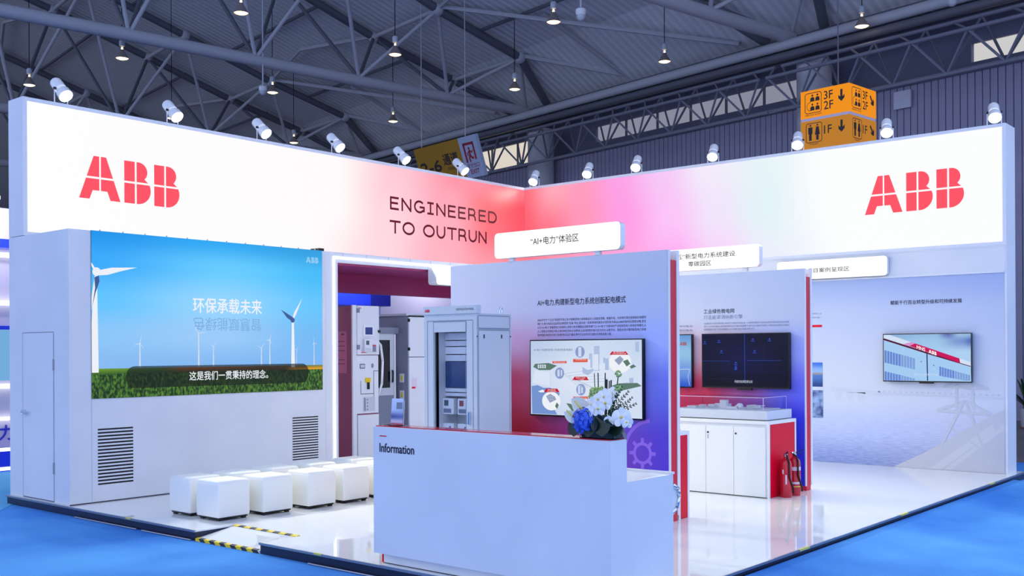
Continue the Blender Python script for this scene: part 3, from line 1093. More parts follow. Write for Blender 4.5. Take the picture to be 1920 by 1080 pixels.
mb.build('picture_shading', 'led_shade', img)
mb = MB()
lf.text(mb, '环保承载未来', 0.392 * LW, .528 * LH, 0.004, width=0.305 * LW, height=0.098 * LH, bold=0.012)
mb.build('picture_title', 'led_white', img)
mb = MB()
lf.text(mb, '智慧赋能绿色', 0, 0, 0.004, width=0.30 * LW, height=0.085 * LH, bold=0.004, flip=False)
# mirrored and upside down, as the tumbling caption shows it
cx, cy = 0.5435 * LW, .455 * LH
w2, h2 = 0.30 * LW / 2, 0.085 * LH / 2
mb.v = [lf.p(cx - ((p - lf.o).dot(lf.r) - w2), cy - ((p - lf.o).dot(lf.u) - h2), 0.004) for p in mb.v]
mb.build('picture_ghost_title', 'led_ghost', img)
mb = MB()
r_ = 0.058 * LH
pts = arc(0.925 * LW - r_, .083 * LH + r_, r_, -90, 0, 6) + arc(0.925 * LW - r_, .203 * LH - r_ * .0 - r_ * .6, r_, 0, 90, 6) + arc(0.125 * LW + r_, .203 * LH - r_ * .6, r_, 90, 180, 6) + arc(0.125 * LW + r_, .083 * LH + r_, r_, 180, 270, 6)
bar_ys = [p[1] for p in pts]
lf.poly(mb, [(p[0], .055 * LH + (p[1] - min(bar_ys)) / (max(bar_ys) - min(bar_ys)) * (.190 - .055) * LH) for p in pts], 0.0045)
mb.build('subtitle_bar', 'led_bar', img)
mb = MB()
lf.text(mb, '这是我们一贯秉持的理念。', 0.375 * LW, .093 * LH, 0.006, width=0.35 * LW, height=0.058 * LH, bold=0.008)
mb.build('subtitle', 'led_white', img)
mb = MB()
logo(lf, mb, 0.915 * LW, .905 * LH, 0.065 * LW, 0.042 * LH, 0.004)
mb.build('picture_logo', 'led_logo', img)

# ---- lit headers
HZ0, HZ1 = 3.182, 4.868
HY = 12.66
hl = thing('lightbox_header', 'long lit white-to-red header with ABB letters and the slogan ENGINEERED TO OUTRUN', 'header', (10.65, 12.85, HZ0))
MB().box(5.86, HY + .012, HZ0, 15.9, 13.04, HZ1).build('header_box', 'white_wall', hl)
hf = Face((5.86, HY, HZ0), (1, 0, 0), (0, -1, 0))
HLn = 15.443 - 5.86
HH = HZ1 - HZ0
for a in ((0, 0, HLn, .046), (0, HH - .046, HLn, HH), (0, 0.046, .052, HH - .046)):
    hf.slab(MB(), *a, -0.012, 0.0).build('frame_rail', 'white_frame', hl)
grad('header_glow', [(0.0, [(0.0, (253, 253, 253)), (0.44, (253, 252, 252)), (0.6, (255, 218, 226)), (0.75, (255, 180, 195)), (0.9, (255, 158, 172)), (1, (255, 140, 155))]),
                     (0.5, [(0.0, (253, 253, 253)), (0.5, (253, 250, 250)), (0.62, (255, 214, 224)), (0.78, (255, 172, 188)), (0.9, (255, 112, 124)), (1, (255, 92, 108))]),
                     (0.75, [(0.0, (253, 253, 253)), (0.5, (253, 250, 250)), (0.63, (255, 206, 218)), (0.78, (255, 165, 182)), (0.9, (255, 92, 106)), (1, (255, 88, 104))]),
                     (1.0, [(0.0, (253, 253, 253)), (0.5, (253, 250, 250)), (0.65, (255, 200, 212)), (0.8, (255, 150, 168)), (1, (255, 130, 142))])], emit=1.0)
lit = hf.uvrect(MB(), .052, .046, HLn, HH - .046, -0.002).build('lit_face', 'header_glow', hl)
mb = MB()
logo(hf, mb, 6.564 - 5.86, 3.716 - HZ0, 1.43, 0.553, 0.004)
build_each(mb, 'logo_piece', 'lit_red', hl)


def stroke_letter(ch, w, h, k):
    """polylines for the slogan's plain wide capitals"""
    e = k / 2
    W, H_ = w - e, h - e
    if ch == 'E':
        return [[(W + e, e), (e, e), (e, H_), (W + e, H_)], [(e, h / 2 + .004), (W, h / 2 + .004)]]
    if ch == 'N':
        return [[(e, 0), (e, h)], [(e, H_), (W, e)], [(W, 0), (W, h)]]
    if ch == 'I':
        return [[(0, e), (w, e)], [(0, H_), (w, H_)], [(w / 2, e), (w / 2, H_)]]
    if ch == 'T':
        return [[(0, H_), (w, H_)], [(w / 2, H_), (w / 2, 0)]]
    if ch == 'O':
        return [arc(w / 2, h / 2, w / 2 - e, 0, 366, 30, h / 2 - e)]
    if ch == 'U':
        r = w / 2 - e
        return [[(e, h)] + arc(w / 2, r + e, r, 180, 360, 14) + [(W, h)]]
    if ch == 'G':
        return [arc(w / 2, h / 2, w / 2 - e, 42, 318, 26, h / 2 - e) + [(W, h * .2), (W, h * .48), (w * .52, h * .48)]]
    if ch == 'R':
        r = h * .245
        return [[(e, 0), (e, H_), (w * .55, H_)] + arc(w * .55, H_ - r, r, 90, -90, 10) + [(e, H_ - 2 * r)], arc(w * .56, H_ - 2 * r - w * .3, w * .3, 90, 5, 6) + [(W - .004, 0)]]
    if ch == 'D':
        r = h / 2 - e
        return [[(e, e), (e, H_), (w * .45, H_)] + arc(w * .45, h / 2, w - e - w * .45, 90, -90, 14, r) + [(e, e)]]
    return []


mb = MB()
for txt, x, z, ws in (('ENGINEERED', 11.925, 4.103, (.2, .232, .258, .158, .232, .2, .2, .222, .2, .242)), ('TO OUTRUN', 11.915, 3.71, (.25, .285, .11, .285, .222, .245, .222, .222, .222))):
    gap = .062 if txt[0] == 'E' else .045
    for ch, w in zip(txt, ws):
        mb = MB()
        for pl in stroke_letter(ch, w, .22, .036):
            hf.line(mb, [(x - 5.86 + a, z - HZ0 + b) for a, b in pl], .036, 0.004)
        if mb.f:
            mb.build('slogan_letter', 'lit_maroon', hl)
        x += w + gap

hr = thing('lightbox_header', 'long lit pink-to-white header with ABB letters at its outer end, no slogan', 'header', (15.65, 8.3, HZ0))
MB().box(15.455, 4.045, HZ0, 15.9, 12.66, HZ1).build('header_box', 'white_wall', hr)
rf_ = Face((15.443, HY, HZ0), (0, -1, 0), (-1, 0, 0))
RL = HY - 4.045
for a in ((0, 0, RL, .046), (0, HH - .046, RL, HH), (RL - .045, 0.046, RL, HH - .046)):
    rf_.slab(MB(), *a, -0.012, 0.0).build('frame_rail', 'white_frame', hr)
grad('header_glow_pink', [(0.0, [(0, (255, 135, 155)), (0.1, (255, 155, 188)), (0.25, (255, 162, 215)), (0.38, (253, 168, 240)), (0.49, (247, 212, 250)), (0.6, (234, 240, 251)), (0.75, (252, 253, 253))]),
                          (0.5, [(0, (255, 98, 115)), (0.06, (255, 120, 140)), (0.16, (255, 150, 185)), (0.27, (253, 155, 228)), (0.38, (250, 195, 247)), (0.48, (240, 228, 250)), (0.58, (226, 242, 247)), (0.72, (252, 253, 253))]),
                          (1.0, [(0, (255, 110, 125)), (0.08, (255, 168, 184)), (0.16, (255, 155, 190)), (0.25, (252, 160, 228)), (0.36, (246, 198, 246)), (0.46, (242, 234, 250)), (0.58, (230, 243, 247)), (0.72, (252, 253, 253))])], emit=1.0)
rf_.uvrect(MB(), 0.0, .046, RL - .045, HH - .046, -0.002).build('lit_face', 'header_glow_pink', hr)
mb = MB()
logo(rf_, mb, HY - 6.028, 3.762 - HZ0, 1.43, 0.565, 0.004)
build_each(mb, 'logo_piece', 'lit_red', hr)

# ---- wall under the long lit header: graphic wall
rw = thing('graphic_wall', 'pale blue graphic wall printed with a bridge over water, under the pink header', 'display wall', (15.65, 8.3, 0))
MB().box(15.46, 4.045, 0.0, 15.9, 12.66, HZ0).build('wall_core', 'white_wall', rw)
wf = Face((15.46, HY, 0), (0, -1, 0), (-1, 0, 0))
mb = MB()
wf.slab(mb, 0, 2.80, RL - .03, 2.822, 0, 0.02)
wf.slab(mb, 0, 3.165, RL, 3.182, 0, 0.008)
wf.slab(mb, RL - .05, 2.80, RL - .02, 3.165, 0, 0.004)
mb.build('picture_rail', 'white_frame', rw)


def water_mat():
    m = grad('graphic_print', [(0.0, [(0.0, (132, 152, 212)), (0.70, (158, 172, 220)), (1, (190, 190, 205))]), (0.2, [(0.0, (182, 196, 238)), (0.75, (196, 206, 240)), (1, (205, 207, 224))]),
                               (0.36, [(0.0, (196, 204, 228)), (1, (208, 212, 226))]), (0.45, [(0, (208, 212, 226)), (1, (208, 212, 224))]), (0.8, [(0, (198, 205, 226)), (1, (196, 204, 226))]), (1.0, [(0, (176, 188, 222)), (1, (172, 186, 222))])], rough=0.5)
    nt = m.node_tree
    b = nt.nodes['Principled BSDF']
    src = b.inputs['Base Color'].links[0].from_socket
    tc = nt.nodes.new('ShaderNodeTexCoord')
    mp = nt.nodes.new('ShaderNodeMapping')
    mp.inputs[3].default_value = (60, 260, 1)
    n = nt.nodes.new('ShaderNodeTexNoise')
    n.inputs['Scale'].default_value = 1.0
    n.inputs['Detail'].default_value = 3
    nt.links.new(tc.outputs['UV'], mp.inputs[0])
    nt.links.new(mp.outputs[0], n.inputs['Vector'])
    sp = nt.nodes.new('ShaderNodeSeparateXYZ')
    nt.links.new(tc.outputs['UV'], sp.inputs[0])
    mr = nt.nodes.new('ShaderNodeMapRange')
    mr.inputs[1].default_value = 0.34
    mr.inputs[2].default_value = 0.0
    mr.inputs[3].default_value = 0.0
    mr.inputs[4].default_value = 0.42
    nt.links.new(sp.outputs[1], mr.inputs[0])
    rp_ = nt.nodes.new('ShaderNodeValToRGB')
    rp_.color_ramp.elements[0].position = .4
    rp_.color_ramp.elements[1].position = .62
    rp_.color_ramp.elements[0].color = lin((95, 118, 190))
    rp_.color_ramp.elements[1].color = lin((235, 240, 252))
    nt.links.new(n.outputs[0], rp_.inputs[0])
    mx = nt.nodes.new('ShaderNodeMix')
    mx.data_type = 'RGBA'
    mx.blend_type = 'MULTIPLY'
    nt.links.new(mr.outputs[0], mx.inputs[0])
    nt.links.new(src, mx.inputs[6])
    nt.links.new(rp_.outputs[0], mx.inputs[7])
    nt.links.new(mx.outputs[2], b.inputs['Base Color'])


water_mat()
pr = wf.uvrect(MB(), 0, 0.003, RL - .03, 2.80, 0.003).build('printed_graphic', 'graphic_print', rw)
sy = lambda y: HY - y
mb = MB()
wf.poly(mb, [(sy(5.62), 0.003), (sy(5.2), .22), (sy(4.97), .355), (sy(4.384), .725), (sy(4.08), .9), (sy(4.08), 0.003)], 0.005)
mb.build('print_shore', grad('shore', [(0, [(0, (196, 196, 206)), (1, (196, 194, 203))])]), pr)
mb = MB()
for k, q in enumerate(([(sy(5.1), .003), (sy(4.95), .003), (sy(4.2), .6), (sy(4.25), .68)], [(sy(4.9), .003), (sy(4.82), .003), (sy(4.08), .62), (sy(4.08), .70)])):
    wf.poly(mb, q, 0.0055 + k * .0002)
mb.build('print_shore_streak', mat('streak', (203, 203, 211), rough=.6), pr)
mb = MB()
wf.poly(mb, [(sy(6.58), 1.10), (sy(6.58), 1.17), (sy(5.6), 1.09), (sy(4.08), 1.06), (sy(4.08), 1.03), (sy(5.6), 1.06), (sy(5.95), 1.05), (sy(6.1), 1.08)], 0.005)
for k in range(3):
    wf.poly(mb, [(sy(6.5 - k * .18), .96), (sy(6.43 - k * .18), .96), (sy(6.40 - k * .18), 1.09), (sy(6.53 - k * .18), 1.09)], 0.005)
mb.build('print_bridge', mat('bridge_print', (200, 205, 219), rough=.6), pr)
mb = MB()
for k in range(22):
    wf.rect(mb, sy(5.85 - k * .08), 1.1 - .001 * k, sy(5.82 - k * .08), 1.125 - .001 * k, 0.005)
for a, b_ in (((4.95, .32), (4.62, 1.0)), ((4.35, .30), (4.6, 1.0)), ((4.95, .32), (4.4, .62)), ((4.35, .30), (4.82, .62)), ((5.0, .85), (4.6, 1.0)), ((4.6, 1.0), (4.25, .82)), ((5.0, .85), (4.25, .82)), ((4.72, .88), (4.72, 1.5)), ((4.50, .88), (4.50, 1.5)), ((4.9, 1.2), (4.3, 1.18)), ((4.9, 1.2), (4.6, 1.32)), ((4.6, 1.32), (4.3, 1.18))):
    wf.line(mb, [(sy(a[0]), a[1]), (sy(b_[0]), b_[1])], .035, 0.0058)
mb.build('print_pylon', mat('pylon_print', (193, 197, 208), rough=.6), pr)
mb = MB()
wf.text(mb, '赋能千行百业转型升级和可持续发展', sy(5.657), 2.398, 0.005, width=1.016, height=.062, bold=.012)
mb.build('lettering', 'dark_text', pr)
mb = MB()
wf.text(mb, '绿色低碳转型,赋能行业伙伴携手共建可持续工业', sy(7.6), 2.285, 0.005, width=.88, height=.028)
wf.text(mb, '与能源管理平台,为客户创造长期价值。', sy(7.6), 2.225, 0.005, width=.86, height=.028)
mb.build('small_lettering', 'grey_text', pr)
wf.rect(MB(), sy(6.95), 2.09, sy(6.72), 2.125, 0.005).build('red_bar', 'red_panel', pr)
wf.uvrect(MB(), sy(7.3), 1.165, sy(6.713), 1.54, 0.005).build('print_photo', grad('photo_lake', [(0, [(0, (40, 70, 130)), (1, (38, 66, 126))]), (.45, [(0, (90, 130, 190)), (1, (80, 120, 185))]), (.55, [(0, (150, 140, 140)), (1, (160, 150, 145))]), (.62, [(0, (150, 185, 230)), (1, (150, 185, 230))]), (1, [(0, (70, 125, 215)), (1, (60, 115, 210))])]), pr)
wf.rect(MB(), sy(7.3), .68, sy(6.708), 1.11, 0.005).build('print_photo', noise_mat('photo_rocks', (30, 50, 110), (150, 175, 220), 9, detail=5), pr)

# ---- portal
pt = thing('portal_frame', 'white portal edged with a glowing strip, leading to the switchgear', 'portal', (11.5, 12.2, 0))
MB().box(9.622, 11.55, 0, 9.85, 13.04, 3.175).build('jamb', 'white_wall', pt)
MB().box(9.85, 11.55, 3.03, 15.44, 12.6, 3.175).build('lintel', 'white_wall', pt)
MB().box(9.85, 11.60, 3.0, 15.44, 13.0, 3.0295).build('soffit', 'maroon', pt)
MB().box(9.85, 12.9, 2.70, 15.44, 13.0, 3.0).build('rear_fascia', 'maroon', pt)
MB().box(9.757, 11.535, 0.02, 9.79, 11.5495, 3.115).build('light_strip', 'lit_strip', pt)
MB().box(9.79, 11.535, 3.082, 15.4, 11.5495, 3.115).build('light_strip', 'lit_strip', pt)
MB().box(9.52, 11.56, 3.178, 9.61, 11.75, 3.215).build('cable_box', 'black', pt)
for k in range(8):
    x = 9.95 + k * .45
    MB().box(x, 11.548, 3.11 + .02 * (k % 2), x + .006, 11.5515, 3.175).build('panel_joint', MATS['joint_grey'], pt)
MB().box(13.9, 11.56, 0, 15.44, 13.0, 3.0).build('jamb', 'white_wall', pt)

# ---- small lightbox signs on posts
def area_sign(face_o, r, n, w, h, th, txt, label, posts=(), inset=None):
    """rounded lit box; face_o = lower corner of its front"""
    f = Face(face_o, r, n)
    t = thing('area_lightbox', label, 'sign', tuple(f.p(w / 2, 0, -th / 2)))
    c = 0.05
    pts = arc(w - c, c, c, -90, 0, 5) + arc(w - c, h - c, c, 0, 90, 5) + arc(c, h - c, c, 90, 180, 5) + arc(c, c, c, 180, 270, 5)
    MB().prism([f.p(a, b, -th) for a, b in pts], f.n * (th - .006)).build('shell', 'white_frame', t, smooth=True, auto=30)
    MB().prism([f.p(a, b, -.006) for a, b in pts], f.n * .006).build('lit_face', 'lit_white', t)
    mb = MB()
    for (s, s0, t0, ww, hh) in txt:
        f.text(mb, s, s0, t0, .003, width=ww, height=hh, bold=.012)
    mb.build('lettering', 'lit_text', t)
    for p in posts:
        f.slab(MB(), p - .03, -.055, p + .03, 0, -th * .8, -th * .3).build('post', 'white_frame', t)
    return t


area_sign((9.06, 7.875, 2.807), (0, -1, 0), (-1, 0, 0), 1.735, .29, .10, (('“AI+电力”体验区', .535, .118, .665, .088),), 'rounded white lit sign reading AI+电力 experience zone, on the foremost partition', (.22, 1.42))
area_sign((12.20, 7.875, 2.807), (0, -1, 0), (-1, 0, 0), 1.735, .29, .10, (('“十五五”新型电力系统建设', .30, .155, 1.10, .07), ('零碳园区', .705, .052, .345, .068)), 'rounded white lit sign with two lines of text, on the second partition', (.22, 1.52))
area_sign((15.36, 7.42, 2.836), (0, -1, 0), (-1, 0, 0), 1.75, .29, .078, (('项目案例呈现区', .50, .095, .68, .07),), 'rounded white lit sign reading project case zone, fixed on the graphic wall')
area_sign((11.69, 11.36, 2.79), (1, 0, 0), (0, -1, 0), 1.735, .28, .186, (('核心产品展示区', .53, .10, .66, .075),), 'rounded white lit sign hung on the portal, mostly hidden by the foremost partition')

# ---- partitions
def partition(xf, ya, yb, top, prm, label, th=.17):
    t = thing('partition_panel', label, 'partition', (xf + th / 2, (ya + yb) / 2, 0))
    MB().box(xf, ya, .06, xf + .03, yb, top).build('front_panel', 'white_wall', t)
    MB().box(xf + .03, ya + .008, 0, xf + .155, yb - .03, top - .10).build('red_core', 'red_core', t)
    MB().box(xf + .155, ya, .06, xf + .205, yb, top).build('back_panel', 'white_frame', t)
    f = Face((xf, yb, 0), (0, -1, 0), (-1, 0, 0))
    pr_ = f.uvrect(MB(), .003, .06, yb - ya - .012, top - .003, .0025).build('printed_graphic', prm, t)
    return t, f, pr_


grad('print_a', [(0.0, [(0, (140, 0, 24)), (0.55, (142, 4, 40)), (0.8, (144, 56, 168)), (1, (96, 56, 200))]), (0.27, [(0, (154, 2, 28)), (0.35, (150, 2, 32)), (0.62, (148, 44, 116)), (0.8, (126, 78, 192)), (1, (100, 72, 206))]),
                 (0.50, [(0, (178, 40, 80)), (0.3, (186, 62, 100)), (0.55, (182, 112, 160)), (0.8, (136, 130, 214)), (1, (116, 124, 226))]),
                 (0.66, [(0, (206, 160, 205)), (0.35, (206, 165, 206)), (0.7, (184, 178, 236)), (1, (170, 184, 244))]), (0.8, [(0, (200, 200, 220)), (0.5, (196, 196, 220)), (1, (184, 196, 224))]), (1, [(0, (200, 202, 218)), (1, (196, 202, 220))])], rough=.5)
AX, AY0, AY1, AT = 9.09, 5.57, 8.60, 2.765
pa, fa, pra = partition(AX, AY0, AY1, AT, 'print_a', 'foremost partition panel fading from pale blue to crimson and violet, with red core')
sa = lambda y: AY1 - y
mb = MB()
fa.text(mb, 'AI+电力,构建新型电力系统创新配电模式', sa(7.269), 2.243, .004, width=1.18, height=.075, bold=.008)
mb.build('heading', 'dark_text', pra)
mb = MB()
for k, s in enumerate(('2026年作为“十五五”规划的开局之年,中国新型电力系统建设步入深度攻坚期。随着风电、光伏等可再生能源装机规模持',
                       '续扩大,电力系统日益呈现出典型的“双高”特征,面对这一变革带来的复杂多变的技术挑战,ABB积极响应国家战略,坚定',
                       '认为“AI+电力”是重塑电力系统核心竞争力的关键路径,创新构建了以“AI+电力”为驱动的产消型新型电力系统配电模式,从',
                       '人工调度迈向智能决策,从被动响应走向主动预测,从自动控制升级为自主优化,以数字化、智能化技术重构新型电力系统',
                       '技术底座,持续夯实电力系统的安全运行基座,携手行业伙伴共行绿色可持续发展之路。')):
    fa.text(mb, s, sa(7.27), 2.073 - k * .0415, .004, width=1.43 if k < 4 else 1.0, height=.029)
mb.build('paragraph', 'dark_text', pra)
mb = MB()
gs, gt = sa(5.893), .684
fa.poly(mb, [], 0) if False else None
N = 32
for i in range(N):
    a0, a1 = 360 * i / N, 360 * (i + 1) / N
    q = arc(gs, gt, .115, a0, a1, 1) + arc(gs, gt, .082, a1, a0, 1)
    fa.poly(mb, q, .004)
for i in range(8):
    a = math.radians(45 * i)
    c, s = math.cos(a), math.sin(a)
    q = [(.112, -.02), (.16, -.017), (.16, .017), (.112, .02)]
    fa.poly(mb, [(gs + x * c - y * s, gt + x * s + y * c) for x, y in q], .0042)
for i in range(12):
    a0, a1 = 95 + 75 * i / 12, 95 + 75 * (i + 1) / 12
    fa.poly(mb, arc(gs + .12, gt - .0, .36, a0, a1, 1) + arc(gs + .12, gt - .0, .32, a1, a0, 1), .004)
mb.build('gear_emblem', mat('gear_lilac', (164, 112, 226), rough=.5), pra)

grad('print_b', [(0.0, [(0, (206, 20, 62)), (0.62, (200, 24, 72)), (0.82, (60, 50, 200)), (1, (48, 44, 205))]), (0.3, [(0, (210, 24, 66)), (0.6, (206, 26, 72)), (0.78, (140, 60, 170)), (0.9, (74, 68, 224)), (1, (66, 66, 226))]),
                 (0.45, [(0, (206, 60, 90)), (0.55, (206, 60, 96)), (0.75, (190, 110, 180)), (0.9, (120, 116, 232)), (1, (110, 112, 236))]), (0.62, [(0, (222, 170, 180)), (0.6, (220, 180, 196)), (0.85, (176, 176, 238)), (1, (160, 166, 240))]),
                 (0.8, [(0, (212, 212, 222)), (1, (196, 202, 222))]), (1, [(0, (196, 204, 222)), (1, (194, 202, 222))])], rough=.5)
BXp, BT = 12.15, 2.745
pb, fb, prb = partition(BXp, 5.5, 8.6, BT, 'print_b', 'second partition panel, behind the foremost one, fading from crimson to deep blue')
sb = lambda y: 8.6 - y
mb = MB()
fb.text(mb, '工业绿色微电网', sb(6.911), 2.222, .004, width=.445, height=.058, bold=.01)
mb.build('heading', 'dark_text', prb)
mb = MB()
fb.text(mb, '打造能源消纳新引擎', sb(6.911), 2.146, .004, width=.565, height=.055)
mb.build('subheading', 'grey_text', prb)
mb = MB()
for k, s in enumerate(('为保障电力的安全稳定性,未来电力调度将实现从单一尖峰预测型向与快速响应数字融合型的双向调度', '模式,以实现资源和山寨匹配等供应芯中集约调度要求,面对变压器新能源接入带来的挑战随访,ABB以', '能源调度新引擎,引领能源调度从“人工调度”走向“智能决策”时代。')):
    fb.text(mb, s, sb(6.911), 2.078 - k * .039, .004, width=1.205 if k < 2 else .74, height=.026)
for k in range(2):
    fb.text(mb, '与绿色低碳能源新型储能协同控制方案,构', sb(7.95), 2.05 - k * .055, .004, width=.87, height=.026)
mb.build('paragraph', 'grey_text', prb)
MB().box(12.13, 7.30, 2.735, 12.17, 7.45, 2.765).build('black_clip', 'black', pb)
# glow under the second partition
MB().box(12.16, 5.6, 0.0, 12.178, 8.5, .055).build('toe_light', 'lit_strip', pb)


# ---- televisions
def tv(xc, ya, yb, za, zb, label, screen_mat):
    """wall television facing -X; returns the face of its screen (s across, t up)"""
    t = thing('television', label, 'television', (xc + .03, (ya + yb) / 2, za))
    MB().box(xc, ya, za, xc + .045, yb, zb).build('bezel', 'black_gloss', t)
    MB().box(xc - .004, (ya + yb) / 2 - .1, za - .02, xc + .03, (ya + yb) / 2 + .1, za).build('sensor_bar', 'black_gloss', t)
    f = Face((xc - .001, yb - .012, za + .016), (0, -1, 0), (-1, 0, 0))
    W_, H_ = yb - ya - .024, zb - za - .028
    sc = f.uvrect(MB(), 0, 0, W_, H_, .0005).build('screen', screen_mat, t)
    return t, f, W_, H_, sc


# foremost: city plan
grad('tv_a', [(0, [(0, (206, 220, 244)), (1, (214, 226, 246))]), (.5, [(0, (208, 222, 246)), (.5, (226, 234, 250)), (1, (214, 226, 248))]), (1, [(0, (190, 208, 238)), (.5, (206, 222, 244)), (1, (200, 218, 244))])], emit=.95, rough=.2)
t, f, w, h, sc = tv(9.03, 5.845, 7.335, 1.028, 1.868, 'wall television on the foremost partition showing a pale city power plan', 'tv_a')
def A_(x, y):
    u = (x - 97) / 1240
    yt, yb = 112 - 15 * u, 935 + 55 * u
    return (u * w, (1 - (y - yt) / (yb - yt)) * h)


def AP(mb, pts, d):
    f.poly(mb, [A_(*p) for p in pts], d)


mb = MB()
AP(mb, [(106, 620), (180, 610), (250, 640), (330, 640), (440, 700), (400, 830), (380, 890), (410, 943), (112, 930)], .001)
mb.build('screen_lake', mat('tv_lake', (118, 150, 212), emit=.95), sc)
mb = MB()
for (x, y, r) in ((340, 790, 108), (1110, 350, 118)):
    c = A_(x, y)
    f.disc(mb, c[0], c[1], r / 1240 * w, r / 850 * h, .0016)
for q in ([(185, 680), (240, 660), (275, 690), (210, 692)],):
    AP(mb, q, .0016)
build_each(mb, 'screen_inset', mat('tv_white', (242, 246, 252), emit=.95), sc)
mb = MB()
for (x, y) in ((674, 235), (440, 475), (682, 662)):
    c = A_(x, y)
    f.disc(mb, c[0], c[1], 53 / 1240 * w, 65 / 850 * h, .0018)
build_each(mb, 'screen_bubble', mat('tv_bubble', (140, 158, 206), emit=.95), sc)
mb = MB()
for q in ([(655, 180), (690, 180), (690, 290), (655, 290)], [(415, 440), (440, 435), (440, 510), (415, 515)], [(455, 440), (470, 440), (470, 505), (455, 505)], [(650, 615), (675, 615), (675, 710), (650, 710)], [(685, 620), (705, 640), (705, 700), (685, 700)]):
    AP(mb, q, .0022)
build_each(mb, 'screen_device', mat('tv_device', (206, 220, 246), emit=.95), sc)
mb = MB()
for q in ([(127, 405), (150, 370), (310, 360), (410, 390), (330, 440), (200, 440)], [(1010, 620), (1100, 590), (1290, 585), (1335, 620), (1130, 672)], [(515, 815), (560, 820), (655, 880), (640, 905), (580, 905)], [(1210, 400), (1250, 375), (1280, 400), (1230, 425)], [(1140, 340), (1190, 320), (1220, 370), (1180, 400)], [(385, 850), (405, 805), (430, 835), (410, 880)]):
    AP(mb, q, .0019)
build_each(mb, 'screen_green', mat('tv_green', (92, 124, 110), emit=.95), sc)
mb = MB()
for q in ([(830, 170), (890, 165), (890, 450), (830, 450)], [(775, 255), (808, 250), (808, 420), (775, 420)], [(760, 315), (810, 310), (810, 420), (760, 420)], [(930, 300), (955, 298), (955, 360), (930, 360)], [(950, 310), (990, 305), (990, 440), (950, 440)], [(700, 410), (760, 395), (825, 430), (825, 450), (760, 500), (700, 470)], [(1110, 590), (1200, 580), (1200, 640), (1110, 655)], [(1205, 530), (1250, 525), (1250, 590), (1205, 595)], [(1270, 120), (1310, 118), (1310, 240), (1270, 230)]):
    AP(mb, q, .0017)
build_each(mb, 'screen_tower', mat('tv_tower', (176, 194, 228), emit=.95), sc)
mb = MB()
for q in ([(830, 265), (878, 260), (878, 440), (830, 440)], [(760, 320), (790, 318), (790, 415), (760, 415)], [(705, 405), (760, 392), (815, 425), (760, 440)], [(885, 370), (950, 365), (950, 430), (885, 430)], [(150, 440), (330, 470), (330, 620), (120, 580)]):
    AP(mb, q, .0024)
for k in range(4):
    for j in range(2):
        AP(mb, [(180 + k * 26, 380 + j * 22), (196 + k * 26, 376 + j * 22), (205 + k * 26, 394 + j * 22), (189 + k * 26, 398 + j * 22)], .0024)
build_each(mb, 'screen_block', mat('tv_block', (222, 232, 250), emit=.95), sc)
mb = MB()
for q in ([(280, 735), (330, 708), (385, 740), (400, 775), (325, 810)], [(1050, 330), (1110, 280), (1150, 320), (1100, 385)]):
    AP(mb, q, .0024)
build_each(mb, 'screen_plan', mat('tv_plan', (150, 162, 190), emit=.95), sc)
mb = MB()
for k in range(5):
    f.line(mb, [A_(480 + k * 60, 470 + k * 30), A_(640 + k * 60, 610 + k * 14)], .004, .002)
    f.line(mb, [A_(500 + k * 50, 480 + k * 26), A_(800 + k * 60, 440 + k * 30)], .003, .002)
f.line(mb, [A_(330, 470), A_(330, 610)], .004, .002)
for k in range(6):
    AP(mb, [(296 + (k % 3) * 26, 735 + (k // 3) * 30), (312 + (k % 3) * 26, 730 + (k // 3) * 30), (318 + (k % 3) * 26, 746 + (k // 3) * 30), (302 + (k % 3) * 26, 752 + (k // 3) * 30)], .003)
mb.build('screen_lines', mat('tv_lines', (164, 182, 216), emit=.95), sc)
mb = MB()
for (x0, x1, y0, y1) in ((1000, 1200, 230, 268), (585, 772, 515, 555), (255, 440, 650, 690)):
    AP(mb, [(x0, y1), (x0 + 26, y0), (x1 - 26, y0), (x1, y1)], .003)
build_each(mb, 'screen_banner', mat('tv_red', (200, 24, 48), emit=.95), sc)
mb = MB()
for (x0, x1, y0, y1) in ((358, 522, 340, 365), (596, 760, 315, 352), (596, 760, 740, 768)):
    AP(mb, [(x0, y0), (x1, y0 - 2), (x1, y1 - 2), (x0, y1)], .003)
build_each(mb, 'screen_tag', mat('tv_orange', (226, 86, 70), emit=.95), sc)
mb = MB()
for s, x0, x1, y in (('园区工商业光储充', 375, 505, 358), ('配电房智能化改造', 625, 745, 330), ('数字化变电站方案', 625, 745, 760), ('智慧园区', 1040, 1160, 244), ('工商业微电网方案', 1030, 1175, 262), ('智慧工厂配电', 625, 735, 534), ('一二次融合', 640, 720, 550), ('绿色能源', 300, 390, 668), ('电力基础设施', 295, 400, 684)):
    a, b_ = A_(x0, y), A_(x1, y)
    f.text(mb, s, a[0], a[1], .0036, width=b_[0] - a[0], height=.012)
mb.build('screen_banner_text', 'tv_white', sc)
mb = MB()
a, b_ = A_(135, 222), A_(595, 226)
f.text(mb, 'AI+电力 构建新型电力系统创新配电模式', a[0], a[1] - .004, .0036, width=b_[0] - a[0], height=.026)
mb.build('screen_title', mat('tv_ink', (80, 96, 130), emit=.95), sc)

